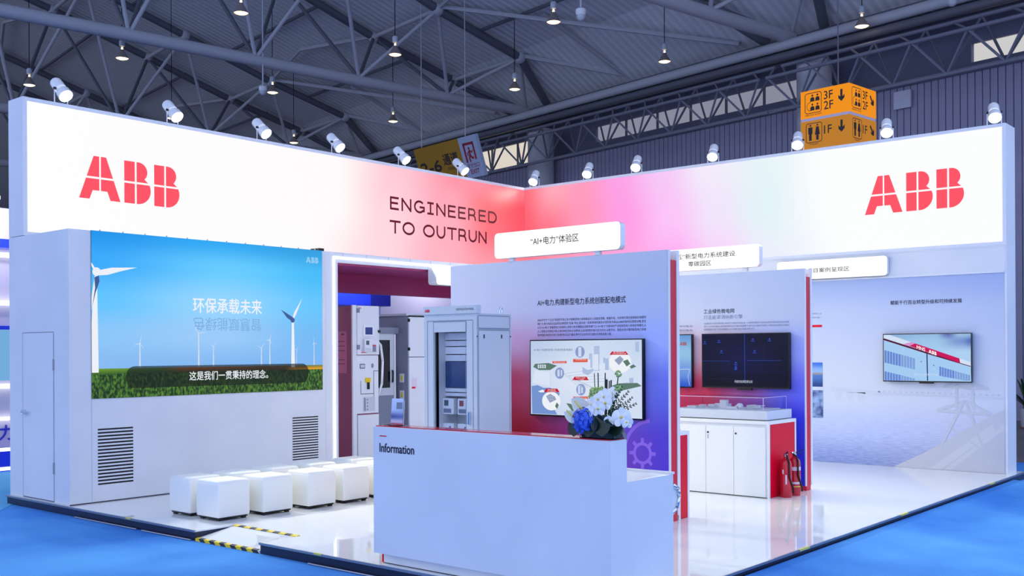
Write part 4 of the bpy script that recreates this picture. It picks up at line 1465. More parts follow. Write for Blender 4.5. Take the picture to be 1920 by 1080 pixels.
# second partition: dark dashboard
grad('tv_b', [(0, [(0, (5, 6, 30)), (1, (8, 10, 40))]), (.5, [(0, (6, 10, 48)), (.5, (10, 16, 70)), (1, (6, 10, 46))]), (1, [(0, (6, 12, 56)), (1, (8, 12, 50))])], emit=.9, rough=.15)
t, f, w, h, sc = tv(12.08, 5.676, 6.905, 1.255, 1.958, 'wall television on the second partition showing a dark blue dashboard', 'tv_b')
mb = MB()
f.line(mb, [(.505 * w, .10 * h), (.505 * w, h)], .006, .001)
f.line(mb, [(.52 * w, .5 * h), (.92 * w, .5 * h)], .004, .001)
f.line(mb, [(0, .49 * h), (.33 * w, .49 * h)], .003, .001)
for x, y in ((.2, .88), (.6, .90), (.79, .90), (.03, .86), (.4, .46), (.23, .68), (.62, .68)):
    f.disc(mb, x * w, y * h, .014, .01, .0012, 8)
    f.rect(mb, x * w - .025, y * h - .028, x * w + .025, y * h - .02, .0012)
for y in (.35, .32):
    f.poly(mb, [(.385 * w, y * h), (.415 * w, y * h), (.40 * w, (y + .07) * h)], .0012)
mb.build('screen_glow_lines', mat('tv_blue', (40, 84, 205), emit=.8), sc)
mb = MB()
for x in (.34, .73):
    f.line(mb, [(x * w, .3 * h), (x * w, .98 * h)], .002, .001)
for y in (.72, .3, .15):
    f.line(mb, [(.02 * w, y * h), (.97 * w, y * h)], .002, .001)
mb.build('screen_faint_grid', mat('tv_faint', (18, 34, 96), emit=.9), sc)
mb = MB()
f.text(mb, '构建性能模型算法库', .385 * w, .075 * h, .0015, width=.21 * w, height=.035)
mb.build('screen_caption', mat('tv_caption', (206, 216, 240), emit=.9), sc)

# neighbour television, mostly behind the foremost partition
grad('tv_c', [(0, [(0, (30, 70, 190)), (1, (50, 95, 215))]), (.3, [(0, (90, 140, 225)), (1, (120, 160, 232))]), (.65, [(0, (160, 215, 235)), (1, (150, 200, 235))]), (1, [(0, (150, 200, 235)), (1, (110, 160, 225))])], emit=.9, rough=.15)
t, f, w, h, sc = tv(12.08, 7.052, 8.28, 1.245, 1.955, 'wall television with a blue picture, cut off by the foremost partition\'s edge', 'tv_c')
mb = MB()
logo(f, mb, .86 * w, .80 * h, .1, .045, .0015)
mb.build('screen_logo', mat('tv_logo', (176, 66, 60), emit=.9), sc)
mb = MB()
f.line(mb, [(.55 * w, .28 * h), (.8 * w, .33 * h), (.98 * w, .34 * h)], .008, .0015)
f.line(mb, [(.98 * w, .02 * h), (.96 * w, .2 * h), (.985 * w, .34 * h)], .006, .0015)
mb.build('screen_lines', mat('tv_cline', (200, 220, 248), emit=.9), sc)

# graphic wall: cabinet picture
grad('tv_r', [(0, [(0, (168, 206, 244)), (1, (170, 208, 246))]), (.6, [(0, (158, 198, 240)), (1, (176, 212, 246))]), (.85, [(0, (150, 190, 232)), (.6, (160, 200, 236)), (.9, (120, 150, 210)), (1, (80, 112, 190))]), (1, [(0, (140, 175, 220)), (.6, (150, 190, 232)), (.75, (92, 110, 184)), (.88, (158, 194, 232)), (1, (150, 188, 230))])], emit=.95, rough=.15)
t, f, w, h, sc = tv(15.375, 4.487, 5.742, 1.263, 1.968, 'wall television on the graphic wall showing a white cabinet with a magenta band', 'tv_r')
def R_(x, y):
    u = (x - 152) / 1468
    yt, yb = 148 - 8 * u, 935 + 20 * u
    return (u * w, (1 - (y - yt) / (yb - yt)) * h)


def RP(mb, pts, d):
    f.poly(mb, [R_(*p) for p in pts], d)


mb = MB()
RP(mb, [(152, 152), (260, 152), (1617, 625), (1617, 700), (152, 215)], .001)
mb.build('screen_fascia', mat('tvr_white', (214, 228, 250), emit=.95), sc)
mb = MB()
RP(mb, [(152, 240), (1617, 712), (1625, 950), (160, 932)], .001)
mb.build('screen_cabinet', mat('tvr_body', (166, 206, 246), emit=.95), sc)
mb = MB()
RP(mb, [(152, 207), (600, 350), (1430, 630), (1617, 690), (1617, 704), (900, 480), (152, 240)], .0018)
mb.build('screen_edge_line', mat('tvr_dark', (84, 12, 56), emit=.9), sc)
mb = MB()
RP(mb, [(600, 345), (700, 300), (1435, 560), (1448, 640)], .002)
mb.build('screen_magenta_band', mat('tvr_magenta', (206, 10, 92), emit=.95), sc)
mb = MB()
RP(mb, [(480, 315), (640, 275), (705, 302), (610, 352)], .0019)
mb.build('screen_band_fade', mat('tvr_fade', (216, 150, 214), emit=.95), sc)
mb = MB()
dv = (Vector(R_(1430, 600)) - Vector(R_(700, 345))).normalized()
f2 = Face(f.p(*R_(728, 392)), f.r * dv[0] + f.u * dv[1], f.n, f.u)
f2.text(mb, 'MNS', 0, 0, .003, width=.125, height=.05, bold=.02)
mb.build('screen_lettering', mat('tvr_letters', (255, 250, 253), emit=.98), sc)
mb = MB()
f3 = Face(f.p(*R_(928, 466)), f.r * dv[0] + f.u * dv[1], f.n, f.u)
logo(f3, mb, 0, 0, .118, .052, .003)
mb.build('screen_logo', 'tvr_letters', sc)
mb = MB()
mb2 = MB()
for (x0, y0, x1, y1, hh0, hh1, nn) in ((165, 412, 705, 560, 215, 190, 11), (165, 775, 700, 905, 170, 50, 11), (1105, 695, 1615, 850, 160, 105, 12)):
    for i in range(nn):
        a, b_ = i / nn, (i + .80) / nn
        ya, yb = y0 + (y1 - y0) * a, y0 + (y1 - y0) * b_
        ha, hb = hh0 + (hh1 - hh0) * a, hh0 + (hh1 - hh0) * b_
        RP(mb if i < nn / 2 else mb2, [(x0 + (x1 - x0) * a, ya), (x0 + (x1 - x0) * b_, yb), (x0 + (x1 - x0) * b_, min(yb + hb, 938)), (x0 + (x1 - x0) * a, min(ya + ha, 938))], .002)
build_each(mb, 'screen_louvre', mat('tvr_louvre', (104, 136, 214), emit=.95), sc)
build_each(mb2, 'screen_louvre', mat('tvr_louvre2', (128, 160, 222), emit=.95), sc)
mb = MB()
RP(mb, [(890, 478), (910, 484), (918, 940), (900, 940)], .0024)
for x, y in ((803, 612), (1013, 677)):
    c = R_(x, y)
    f.disc(mb, c[0], c[1], .011, .006, .0025, 8)
mb.build('screen_gap', mat('tvr_gap', (26, 44, 110), emit=.9), sc)
mb = MB()
f.text(mb, '绿色工业低碳与产品', .355 * w, .115 * h, .003, width=.28 * w, height=.03)
mb.build('screen_caption', 'tvr_white', sc)

# ---- header spotlights
def make_spot(label):
    """white can spotlight on two posts; local +X is its aim side"""
    t = thing('header_spotlight', label, 'spotlight', (0, 0, 0), group='white header spotlights')
    ax = Vector((0.72, 0, -0.69)).normalized()
    c = Vector((0, 0, 0.20))
    a, b_ = c - ax * 0.13, c + ax * 0.12
    rot = ax.to_track_quat('Z', 'Y').to_matrix()
    MB().lathe(c, [(0.03, -0.17), (0.065, -0.165), (0.075, -0.14), (0.075, 0.0), (0.068, 0.005), (0.068, 0.03)], 18, rot).build('body', 'white_gloss', t, smooth=True, auto=40)
    MB().lathe(c, [(0.072, 0.03), (0.086, 0.05), (0.09, 0.14), (0.082, 0.14)], 18, rot, caps=(False, False)).build('lamp_hood', 'white_gloss', t, smooth=True, auto=40)
    MB().lathe(c, [(0.081, 0.13), (0.05, 0.142), (0.001, 0.145)], 18, rot).build('lens', 'lens', t, smooth=True)
    for s in (-1, 1):
        MB().path([(0, s * 0.092, 0.0), (0, s * 0.092, 0.2)], 0.007, 6).build('bracket_arm', 'white_frame', t)
        MB().tube((0, s * 0.075, 0.2), (0, s * 0.1, 0.2), 0.018, 8).build('pivot_knob', 'black', t)
    MB().box(-.05, -.1, 0, .05, .1, .008).build('base_plate', 'white_frame', t)
    ld = bpy.data.lights.new('spot_beam', 'SPOT')
    ld.energy = SPOT_W
    ld.color = (1.0, 1.0, 0.84)
    ld.spot_size = math.radians(90)
    ld.spot_blend = 1.0
    ld.shadow_soft_size = 0.08
    lo = bpy.data.objects.new('spot_beam', ld)
    COL.objects.link(lo)
    lo.parent = t
    lo.location = c + ax * 0.16
    lo.rotation_euler = (-ax).to_track_quat('Z', 'Y').to_euler()
    return t


sp0 = None
LS = [(6.40, 'first on the slogan header, over its blank white end'), (7.97, 'second on the slogan header, past the red ABB letters'), (9.45, 'third on the slogan header'), (10.87, 'fourth on the slogan header, before the slogan begins'), (12.32, 'fifth on the slogan header, above the slogan'), (13.78, 'sixth on the slogan header, in front of the exit sign')]
RS = [(12.55, 'at the inner corner of the pink header'), (11.28, 'second along the pink header from the corner'), (10.22, 'third along the pink header from the corner'), (8.69, 'fourth along the pink header from the corner'), (7.18, 'just beside the orange floor sign, before it'), (5.76, 'just past the orange floor sign'), (4.24, 'at the outer end of the pink header')]
for x, d in LS:
    lab = 'white spotlight ' + d
    if sp0 is None:
        sp0 = o = make_spot(lab)
        o.location = (x, 12.78, HZ1)
        o.rotation_euler = (0, 0, math.radians(-82))
    else:
        o = copy_tree(sp0, (x, 12.78, HZ1), math.radians(-82), lab)
for y, d in RS:
    copy_tree(sp0, (15.62, y, HZ1), math.radians(201), 'white spotlight ' + d)

# ---- information counter
CX, CY0, CY1 = 5.85, 4.049, 6.423
ct = thing('information_counter', 'white information counter with red top ledge and lower desk behind', 'counter', (6.25, 5.2, 0))
MB().box(CX, CY0, .09, CX + .03, CY1, 1.13).build('front_panel', 'white_wall', ct)
fc = Face((CX, CY1, 0), (0, -1, 0), (-1, 0, 0))
sd = MB()
sd.prism([(CX + .03, CY0, .002), (6.654, CY0, .002), (6.654, CY0, .832), (6.044, CY0, .832), (6.044, CY0, 1.13), (CX + .03, CY0, 1.13)], (0, .03, 0))
sd.build('side_panel', 'white_wall', ct)
MB().prism([(CX + .03, CY1 - .03, .09), (6.654, CY1 - .03, .09), (6.654, CY1 - .03, .832), (6.044, CY1 - .03, .832), (6.044, CY1 - .03, 1.13), (CX + .03, CY1 - .03, 1.13)], (0, .03, 0)).build('side_panel', 'white_wall', ct)
MB().box(CX + .03, CY0 + .03, 1.105, 6.05, CY1 - .0, 1.137).build('ledge', 'red_gloss', ct)
MB().box(6.02, CY0 + .03, .832, 6.044, CY1 - .03, 1.11).build('ledge_back', 'white_wall', ct)
MB().box(5.9, CY0 + .03, .80, 6.66, CY1 - .03, .832).build('desk_top', 'white_gloss', ct)
MB().box(6.63, CY0 - .002, .832, 6.672, CY1, .848).build('desk_edge', 'white_gloss', ct)
MB().box(5.915, CY0 + .03, .0, 6.5, CY1 - .05, .09).build('plinth', 'white_wall', ct)
MB().box(5.93, CY1 - .05, 0.0, 6.5, CY1 - .012, .09).build('plinth_end', 'red_panel', ct)
MB().box(5.912, CY0 + .03, .0, 5.9149, CY1 - .05, .006).build('plinth_shadow_gap', 'hazard_black', ct)
mb = MB()
fc.text(mb, 'Information', CY1 - 6.345, .926, .003, width=.40, height=.072, bold=.02)
mb.build('lettering', 'dark_text', ct)
fc.rect(MB(), CY1 - 6.345, 1.053, CY1 - 6.262, 1.061, .003).build('red_dash', 'red_panel', ct)

# acrylic leaflet stand
st_ = thing('leaflet_stand', 'clear acrylic stand holding a small leaflet on the counter ledge', 'stand', (5.94, 6.25, 1.137))
MB().box(5.90, 6.17, 1.137, 5.99, 6.335, 1.143).build('stand_foot', 'acrylic', st_)
MB().prism([(5.955, 6.178, 1.143), (5.960, 6.178, 1.143), (5.978, 6.178, 1.36), (5.973, 6.178, 1.36)], (0, .15, 0)).build('stand_sheet', 'acrylic', st_)
lf_ = Face(Vector((5.954, 6.325, 1.145)), (0, -1, 0), Vector((-1, 0, .08)).normalized(), Vector((.08, 0, 1)).normalized())
lc = lf_.uvrect(MB(), 0, 0, .142, .215, .001).build('leaflet', grad('leaflet_print', [(0, [(0, (190, 40, 60)), (1, (200, 50, 70))]), (.12, [(0, (214, 200, 220)), (1, (210, 200, 220))]), (.3, [(0, (90, 100, 160)), (1, (110, 120, 180))]), (.6, [(0, (200, 212, 236)), (1, (190, 205, 232))]), (1, [(0, (214, 224, 244)), (1, (210, 220, 242))])]), st_)
lf_.rect(MB(), .06, .13, .13, .185, .002).build('leaflet_picture', 'cab_dark', lc)

# ---- flower arrangement
fl = thing('flower_arrangement', 'flower arrangement of white orchids, blue hydrangea and dark leaves on the counter', 'flowers', (5.95, 4.20, 1.137))
fb_ = Vector((5.95, 4.20, 1.137))
rnd = random.Random(11)
for bb in ((5.895, 4.06, 1.137, 5.90, 4.345, 1.20), (6.03, 4.06, 1.137, 6.035, 4.345, 1.20), (5.90, 4.06, 1.137, 6.03, 4.065, 1.20), (5.90, 4.34, 1.137, 6.03, 4.345, 1.20), (5.90, 4.065, 1.137, 6.03, 4.34, 1.142)):
    MB().box(*bb).build('vase_pane', 'acrylic', fl)
MB().box(5.905, 4.07, 1.143, 6.025, 4.335, 1.185).build('flower_foam', 'leaf_dark', fl)


def P(s, z, dpt=0.0):
    """s across to the viewer (metres, + toward -Y), z above ledge, dpt toward the viewer"""
    return fb_ + Vector((-dpt, -s, z))


def leaf_blade(c, d, side, L, W, m, name, curl=.2, seg=6, cup=.25):
    d, side = Vector(d).normalized(), Vector(side).normalized()
    nrm = d.cross(side).normalized()
    mb = MB()
    rows = []
    for i in range(seg + 1):
        k = i / seg
        w = W * math.sin(PI * min(1, .08 + k * .92)) ** .75
        p = Vector(c) + d * (L * k) + nrm * (curl * L * k * k)
        rows.append((p - side * w + nrm * (cup * w), p, p + side * w + nrm * (cup * w)))
    vs = [q for r in rows for q in r]
    fs = []
    for i in range(seg):
        for j in range(2):
            a = i * 3 + j
            fs.append((a, a + 1, a + 4, a + 3))
    mb.add(vs, fs)
    return mb.build(name, m, fl, smooth=True)


# broad dark leaves round the vase
for (s, z, dp, ds, dz, dd, L_, W_) in ((-.12, .12, .06, -.35, -.9, .2, .125, .06), (-.17, .11, .04, -.5, -.8, .1, .11, .05), (-.02, .16, .085, .0, -1, .15, .15, .075), (.06, .17, .08, .2, -1, .12, .155, .085), (.12, .16, .04, .35, -.9, .1, .15, .08), (0.04, .15, .09, .8, -.35, .2, .16, .06)):
    leaf_blade(P(s, z, dp), Vector((-dd, -ds, dz)), Vector((0, -1, 0)) if abs(ds) < .4 else Vector((0, -.8, -.6)), L_, W_, 'leaf_dark', 'broad_leaf', curl=.12)
# hydrangea
mb = MB()
hc = P(-.075, .125, .10)
for k in range(150):
    a, b_ = rnd.uniform(0, 2 * PI), math.acos(rnd.uniform(-1, 1))
    r = .078
    n_ = Vector((math.sin(b_) * math.cos(a), math.sin(b_) * math.sin(a), math.cos(b_)))
    c = hc + Vector((n_.x * r, n_.y * r, n_.z * r * 1.15))
    t1 = n_.cross(Vector((.3, .5, .8))).normalized()
    t2 = n_.cross(t1)
    w = .013
    for q in range(4):
        an = PI / 2 * q + k
        d1 = t1 * math.cos(an) + t2 * math.sin(an)
        d2 = n_.cross(d1)
        mb.add([c, c + d1 * w * .7 + d2 * w * .55 + n_ * .004, c + d1 * w * 1.25 + n_ * .003, c + d1 * w * .7 - d2 * w * .55 + n_ * .004], [(0, 1, 2, 3)])
o = mb.build('hydrangea', 'bloom_blue', fl)
o['kind'] = 'stuff'
MB().ball(hc, .069, 14, 10, (1, 1, 1.12)).build('hydrangea_core', mat('bloom_blue_dark', (46, 80, 196)), fl, smooth=True)


def orchid(s, z, dp, R, name='orchid_bloom', tilt=(0, 0)):
    c = P(s, z, dp)
    n_ = Vector((-1, -tilt[0], tilt[1])).normalized()
    t1 = n_.cross(Vector((0, 0, 1))).normalized()
    t2 = t1.cross(n_)
    mb = MB()
    for k in range(5):
        an = PI / 2 + 2 * PI * k / 5
        d1 = t1 * math.cos(an) + t2 * math.sin(an)
        d2 = n_.cross(d1)
        wd = R * (.62 if k in (1, 4) else .42)
        vs = [c + n_ * .004]
        for j in range(9):
            q = -1 + 2 * j / 8
            vs.append(c + d1 * (R * (.42 + .58 * math.cos(q * 1.35))) + d2 * (wd * math.sin(q * 1.45)) + n_ * (R * .16 * (1 - q * q) - R * .04))
        mb.add(vs, [(0, j, j + 1) for j in range(1, 9)])
    o = mb.build(name, 'petal', fl)
    MB().ball(c + n_ * .008, R * .16, 8, 6).build('flower_centre', 'pollen', o, smooth=True)
    return o


for s, z, dp, R, tl in ((.215, .155, .06, .07, (.3, .1)), (.068, .29, .05, .062, (.1, .2)), (-.02, .235, .07, .058, (-.1, 0)), (.04, .21, .085, .055, (.2, 0)), (.135, .13, .09, .04, (.2, -.2)), (.25, .125, .05, .045, (.5, -.1)), (-.16, .115, .07, .045, (-.4, -.2)), (.11, .31, .02, .055, (.2, .4)), (-.03, .19, .10, .045, (0, .2)), (.085, .25, .06, .055, (.1, .1)), (.02, .27, .05, .055, (0, .3))):
    orchid(s, z, dp, R, tilt=tl)
# anthurium spathes with spadix
for s, z, dp, ds, dz, L_, W_ in ((-.05, .185, .07, -1, .62, .165, .062), (-.11, .12, .08, -1, .42, .15, .045)):
    o = leaf_blade(P(s, z, dp), Vector((-.25, -ds, dz)), Vector((0, .5, -.9)), L_, W_, 'petal_cream', 'anthurium_spathe', curl=-.1, cup=.15)
    MB().path([P(s, z, dp + .03), P(s - .05, z + .04, dp + .05), P(s - .085, z + .075, dp + .055)], .005, 6).build('spadix', 'pollen', o)
# green guelder blooms
for s, z, dp, R in ((-.04, .32, .02, .036), (-.005, .335, .0, .03), (.148, .45, 0, .024), (.15, .345, 0, .028), (-.06, .28, .02, .03)):
    mb = MB()
    for k in range(26):
        a, b_ = rnd.uniform(0, 2 * PI), math.acos(rnd.uniform(-1, 1))
        mb.ball(P(s, z, dp) + Vector((math.sin(b_) * math.cos(a), math.sin(b_) * math.sin(a), math.cos(b_))) * R * .8, R * .32, 5, 3)
    mb.build('green_bloom', 'bloom_green', fl, smooth=True)
MB().path([P(.07, .12, 0), P(.125, .28, 0), P(.148, .44, 0)], .004, 6).build('bloom_stem', 'stem', fl)
# cut reeds
for s, z0, z1, w in ((-.068, .2, .45, .003), (-.036, .2, .455, .004), (.025, .2, .455, .004), (.034, .2, .41, .010), (.075, .22, .405, .005), (.06, .22, .40, .004)):
    MB().tube(P(s * .8, .1, -.02), P(s, z1, -.02), w, 6).build('cut_reed', 'leaf_dark', fl)
# fern sprays
for s0, z0, s1, z1 in ((.06, .16, .25, .33), (.07, .15, .31, .25), (.06, .18, .20, .36), (.07, .15, .19, .24), (.08, .14, .24, .2), (.05, .2, .16, .3), (.1, .15, .28, .29)):
    mb = MB()
    a, b_ = P(s0, z0, .03), P(s1, z1, .03)
    mb.tube(a, b_, .002, 5)
    d = (b_ - a).normalized()
    up_ = d.cross(Vector((1, 0, 0))).normalized()
    for k in range(9):
        p = a + (b_ - a) * (.2 + .8 * k / 8)
        for sg in (-1, 1):
            q = p + (d * .6 + up_ * sg).normalized() * (.035 * (1.1 - k / 10)) + Vector((rnd.uniform(-.008, .008), 0, 0))
            mm_ = (p + q) / 2
            w = up_.cross(q - p).normalized() * .0 + d * .007
            mb.add([p, mm_ + w, q, mm_ - w], [(0, 1, 2, 3)])
    mb.build('fern_spray', 'leaf', fl)
# drooping striped leaf
leaf_blade(P(.19, .11, .05), Vector((-.1, -.6, -.8)), Vector((0, -.8, .5)), .14, .014, mat('leaf_pale', (120, 138, 128)), 'drooping_leaf', curl=.1)

# ---- chair behind the counter (only its chrome-edged back shows)
ch = thing('counter_chair', 'white chair with a chrome-edged rounded back, tucked behind the counter', 'chair', (7.05, 4.42, 0))
cc = Vector((7.0, 4.30, .5))
pts = [Vector((6.72, 4.28, .70)), Vector((6.88, 4.29, .70)), Vector((6.97, 4.30, .66)), Vector((7.0, 4.31, .60)), Vector((6.97, 4.31, .52)), Vector((6.88, 4.30, .48)), Vector((6.72, 4.29, .46))]
MB().prism([p + Vector((0, 0, 0)) for p in pts], (0, .05, 0)).build('arm_pad', 'white_gloss', ch)
MB().path([p + Vector((.012, -.005, 0)) for p in pts[1:]], .016, 8).build('chrome_rim', 'chrome', ch, smooth=True)
MB().box(6.60, 4.36, .44, 7.0, 4.82, .50).build('seat', 'white_gloss', ch, bevel=.015)
MB().box(6.62, 4.80, .50, 6.98, 4.85, .80).build('backrest', 'white_gloss', ch, bevel=.015)
MB().tube((6.80, 4.59, .06), (6.80, 4.59, .44), .03, 10).build('gas_post', 'chrome', ch, smooth=True)
for k in range(5):
    a = 2 * PI * k / 5
    MB().tube((6.80, 4.59, .07), (6.80 + .24 * math.cos(a), 4.59 + .24 * math.sin(a), .03), .017, 6).build('leg', 'chrome', ch)
    MB().ball((6.80 + .24 * math.cos(a), 4.59 + .24 * math.sin(a), .025), .025, 8, 6).build('caster', 'black', ch, smooth=True)

ch.location = ch.location + Vector((.10, -.03, 0))

# ---- ottoman cubes
def make_ottoman():
    t = thing('ottoman_cube', 'x', 'ottoman', (0, 0, 0), group='white leather ottoman cubes in two rows')
    MB().box(0, 0, .035, .395, .395, .39).build('cube_body', 'ottoman_leather', t, smooth=True, bevel=.014, seg=3)
    MB().box(.004, .004, .36, .391, .391, .415).build('seat_cushion', 'ottoman_leather', t, smooth=True, bevel=.026, seg=4)
    for a, b_ in ((.03, .03), (.325, .03), (.03, .325), (.325, .325)):
        MB().box(a, b_, 0, a + .04, b_ + .04, .04).build('foot', 'black', t)
    MB().box(.02, .02, .018, .375, .375, .034).build('base_board', 'black', t)
    return t


FR = [(6.265, 9.24), (6.80, 9.20), (7.375, 9.16), (7.905, 9.185), (8.44, 9.20)]
BK = [(6.268, 9.76), (6.79, 9.74), (7.355, 9.79), (7.91, 9.775), (8.56, 9.78)]
ORD = ['first', 'second', 'third', 'fourth', 'fifth']
ot = None
for row, nm in ((FR, 'front row'), (BK, 'back row')):
    for k, (x, y) in enumerate(row):
        lab = 'white ottoman cube, %s of the %s from the platform edge' % (ORD[k], nm)
        if ot is None:
            ot = o = make_ottoman()
            o['label'] = lab
            o.location = (x, y, 0)
        else:
            copy_tree(ot, (x, y, 0), label=lab)

# ---- low cabinets
def low_cabinet(x0, x1, y0, y1, top, doors, label, knobs=True):
    t = thing('display_cabinet', label, 'cabinet', ((x0 + x1) / 2, (y0 + y1) / 2, 0))
    fr = .035
    MB().box(x0, y0, top - .04, x1, y1, top).build('worktop', 'white_gloss', t)
    MB().box(x0, y0, .0, x0 + fr, y0 + .02, top - .04).build('edge_frame', 'white_gloss', t)
    MB().box(x1 - fr, y0, 0, x1, y0 + .02, top - .04).build('edge_frame', 'white_gloss', t)
    MB().box(x0 + fr, y0 + .006, 0.004, x1 - fr, y0 + .02, top - .04).build('red_end', 'red_panel', t)
    MB().box(x0 + .015, y0 + .02, 0.004, x1, y1, top - .04).build('carcass', 'white_wall', t)
    f = Face((x0 + .015, y1, 0), (0, -1, 0), (-1, 0, 0))
    for (ya, yb, kn) in doors:
        d = f.slab(MB(), y1 - yb + .002, .012, y1 - ya - .002, top - .075, 0, .012).build('door', 'white_gloss', t)
        if kn:
            yk = yb - .03
            p = f.p(y1 - yk, top - .16, .012)
            MB().tube(p, p + Vector((-.006, 0, 0)), .012, 10).build('lock', 'black', d)
            if kn > 1:
                f.slab(MB(), y1 - yk - .004, top - .235, y1 - yk + .004, top - .185, .012, .016).build('key', 'steel', d)
    f.rect(MB(), 0, 0.0, y1 - y0 - .02, .008, .0005).build('toe_gap', 'hazard_black', t)
    return t


low_cabinet(11.26, 12.0, 5.555, 7.55, .905, ((5.60, 6.012, 1), (6.014, 6.388, 2), (6.39, 6.78, 1), (6.782, 7.17, 2), (7.172, 7.53, 1)), 'white low cabinet with red end panel, carrying the acrylic model case')
low_cabinet(9.312, 9.53, 5.60, 7.3, .905, (), 'shallow white cabinet with red end, set against the foremost partition\'s back')

# ---- display model in acrylic case
dm = thing('scale_model', 'white industrial scale model on a slab base atop the low cabinet', 'model', (11.6, 6.25, .905))
MB().box(11.305, 5.60, .915, 11.97, 6.89, 1.02).build('base_slab', mat('model_grey', (206, 210, 220), rough=.4), dm)
MB().box(11.33, 5.63, .905, 11.95, 6.86, .915).build('shadow_gap', 'black', dm)
MB().box(11.38, 5.72, 1.02, 11.9, 6.8, 1.03).build('terrain', 'white_frame', dm)
for (x, y, sx, sy, sz) in ((11.5, 6.24, .07, .085, .10), (11.62, 6.12, .10, .06, .03), (11.45, 6.05, .05, .16, .025), (11.7, 6.4, .12, .2, .03), (11.5, 6.55, .1, .22, .018), (11.75, 5.95, .1, .14, .03), (11.42, 6.62, .06, .12, .02), (11.6, 6.25, .06, .2, .05)):
    MB().box(x, y, 1.03, x + sx, y + sy, 1.03 + sz).build('model_building', 'white_gloss', dm)
mb = MB()
mb.tube((11.45, 6.04, 1.065), (11.50, 6.04, 1.065), .032, 18)
mb.build('model_drum', 'white_gloss', dm, smooth=True, auto=40)
for (x, y) in ((11.5, 6.55), (11.58, 6.45), (11.42, 6.53), (11.5, 5.82), (11.66, 5.84), (11.42, 5.78), (11.75, 6.0)):
    mb = MB()
    mb.tube((x, y, 1.03), (x, y, 1.062), .004, 6)
    mb.box(x - .025, y - .03, 1.06, x + .025, y + .03, 1.068)
    mb.build('model_canopy', 'white_gloss', dm)
ac = thing('acrylic_case', 'clear acrylic cover box over the white scale model', 'case', (11.6, 6.25, 1.02))
ax0, ax1, ay0, ay1, az0, az1 = 11.335, 11.945, 5.66, 6.82, 1.0205, 1.172
for nm, bb in (('case_pane', (ax0, ay0, az0, ax0 + .005, ay1, az1)), ('case_pane', (ax1 - .005, ay0, az0, ax1, ay1, az1)), ('case_pane', (ax0 + .005, ay0, az0, ax1 - .005, ay0 + .005, az1)), ('case_pane', (ax0 + .005, ay1 - .005, az0, ax1 - .005, ay1, az1)), ('case_top', (ax0, ay0, az1, ax1, ay1, az1 + .005))):
    MB().box(*bb).build(nm, 'acrylic', ac)
mat('edge_glow', (232, 214, 240), rough=.1)
for p, q in (((ax0, ay0, az1 + .003), (ax0, ay1, az1 + .003)), ((ax0, ay0, az1 + .003), (ax1, ay0, az1 + .003)), ((ax0, ay0, az0), (ax0, ay0, az1)), ((ax1, ay0, az0), (ax1, ay0, az1))):
    MB().tube(p, q, .003, 6).build('polished_edge', 'edge_glow', ac)

# ---- fire extinguishers
def extinguisher(x, y, label, front_label, ang):
    t = thing('fire_extinguisher', label, 'fire extinguisher', (x, y, 0), group='red fire extinguishers on the floor')
    R = .07
    MB().lathe((x, y, 0), [(R - .004, 0), (R, .008), (R, .39), (R - .01, .425), (R - .035, .45), (.026, .458), (.026, .475)], 24).build('cylinder', 'ext_red', t, smooth=True, auto=35)
    MB().lathe((x, y, .475), [(.022, 0), (.026, .008), (.02, .03), (.014, .045)], 14).build('valve', 'steel', t, smooth=True, auto=40)
    d = Vector((math.cos(ang), math.sin(ang), 0))
    c = Vector((x, y, .505))
    MB().obox(c + d * .045 + Vector((0, 0, .018)), d * .065 + Vector((0, 0, .022)), Vector((-d.y, d.x, 0)) * .009, Vector((0, 0, .004))).build('top_lever', 'black', t)
    MB().obox(c + d * .04 - Vector((0, 0, .006)), d * .06 - Vector((0, 0, .003)), Vector((-d.y, d.x, 0)) * .009, Vector((0, 0, .004))).build('carry_handle', 'rubber', t)
    MB().tube(c - d * .02, c - d * .04 + Vector((0, 0, .004)), .014, 10).build('gauge', 'steel', t)
    h = Vector((x, y, 0))
    hs = Vector((-.055, -.07, 0)).normalized()
    hs2 = Vector((.02, -.08, 0)).normalized()
    MB().path([c - d * .02 - Vector((0, 0, .01)), h + hs * .05 + Vector((0, 0, .47)), h + hs * .085 + Vector((0, 0, .41)), h + hs * .086 + Vector((0, 0, .25)), h + hs2 * .086 + Vector((0, 0, .10)), h + hs2 * .086 + Vector((0, 0, .05))], .010, 8).build('hose', 'rubber', t, smooth=True)
    if front_label:
        for z0, z1, m_ in ((.30, .345, 'label_pale'), (.14, .165, 'label_pale'), (.105, .116, 'pollen')):
            MB().lathe((x, y, 0), [(R + .0008, z0), (R + .0008, z1)], 24, caps=(False, False)).build('label_band', m_, t, smooth=True)
    else:
        for z0, z1, a0 in ((.16, .27, 200), (.28, .33, 170)):
            mb = MB()
            for k in range(5):
                a, b_ = math.radians(a0 + k * 3), math.radians(a0 + k * 3 + 3)
                mb.add([(x + (R + .001) * math.cos(q), y + (R + .001) * math.sin(q), z) for q, z in ((a, z0), (b_, z0), (b_, z1), (a, z1))], [(0, 1, 2, 3)])
            mb.build('sticker', 'label_pale', t)
    return t


extinguisher(11.52, 5.465, 'plain red fire extinguisher nearer the cabinet, without label bands', False, math.radians(215))
extinguisher(11.735, 5.455, 'red fire extinguisher with pale label bands and a hanging black hose', True, math.radians(320))

# ---- switchgear seen through the portal
def dots(f, mb, pts, r, d):
    for s, t in pts:
        f.disc(mb, s, t, r, r, d, 8)


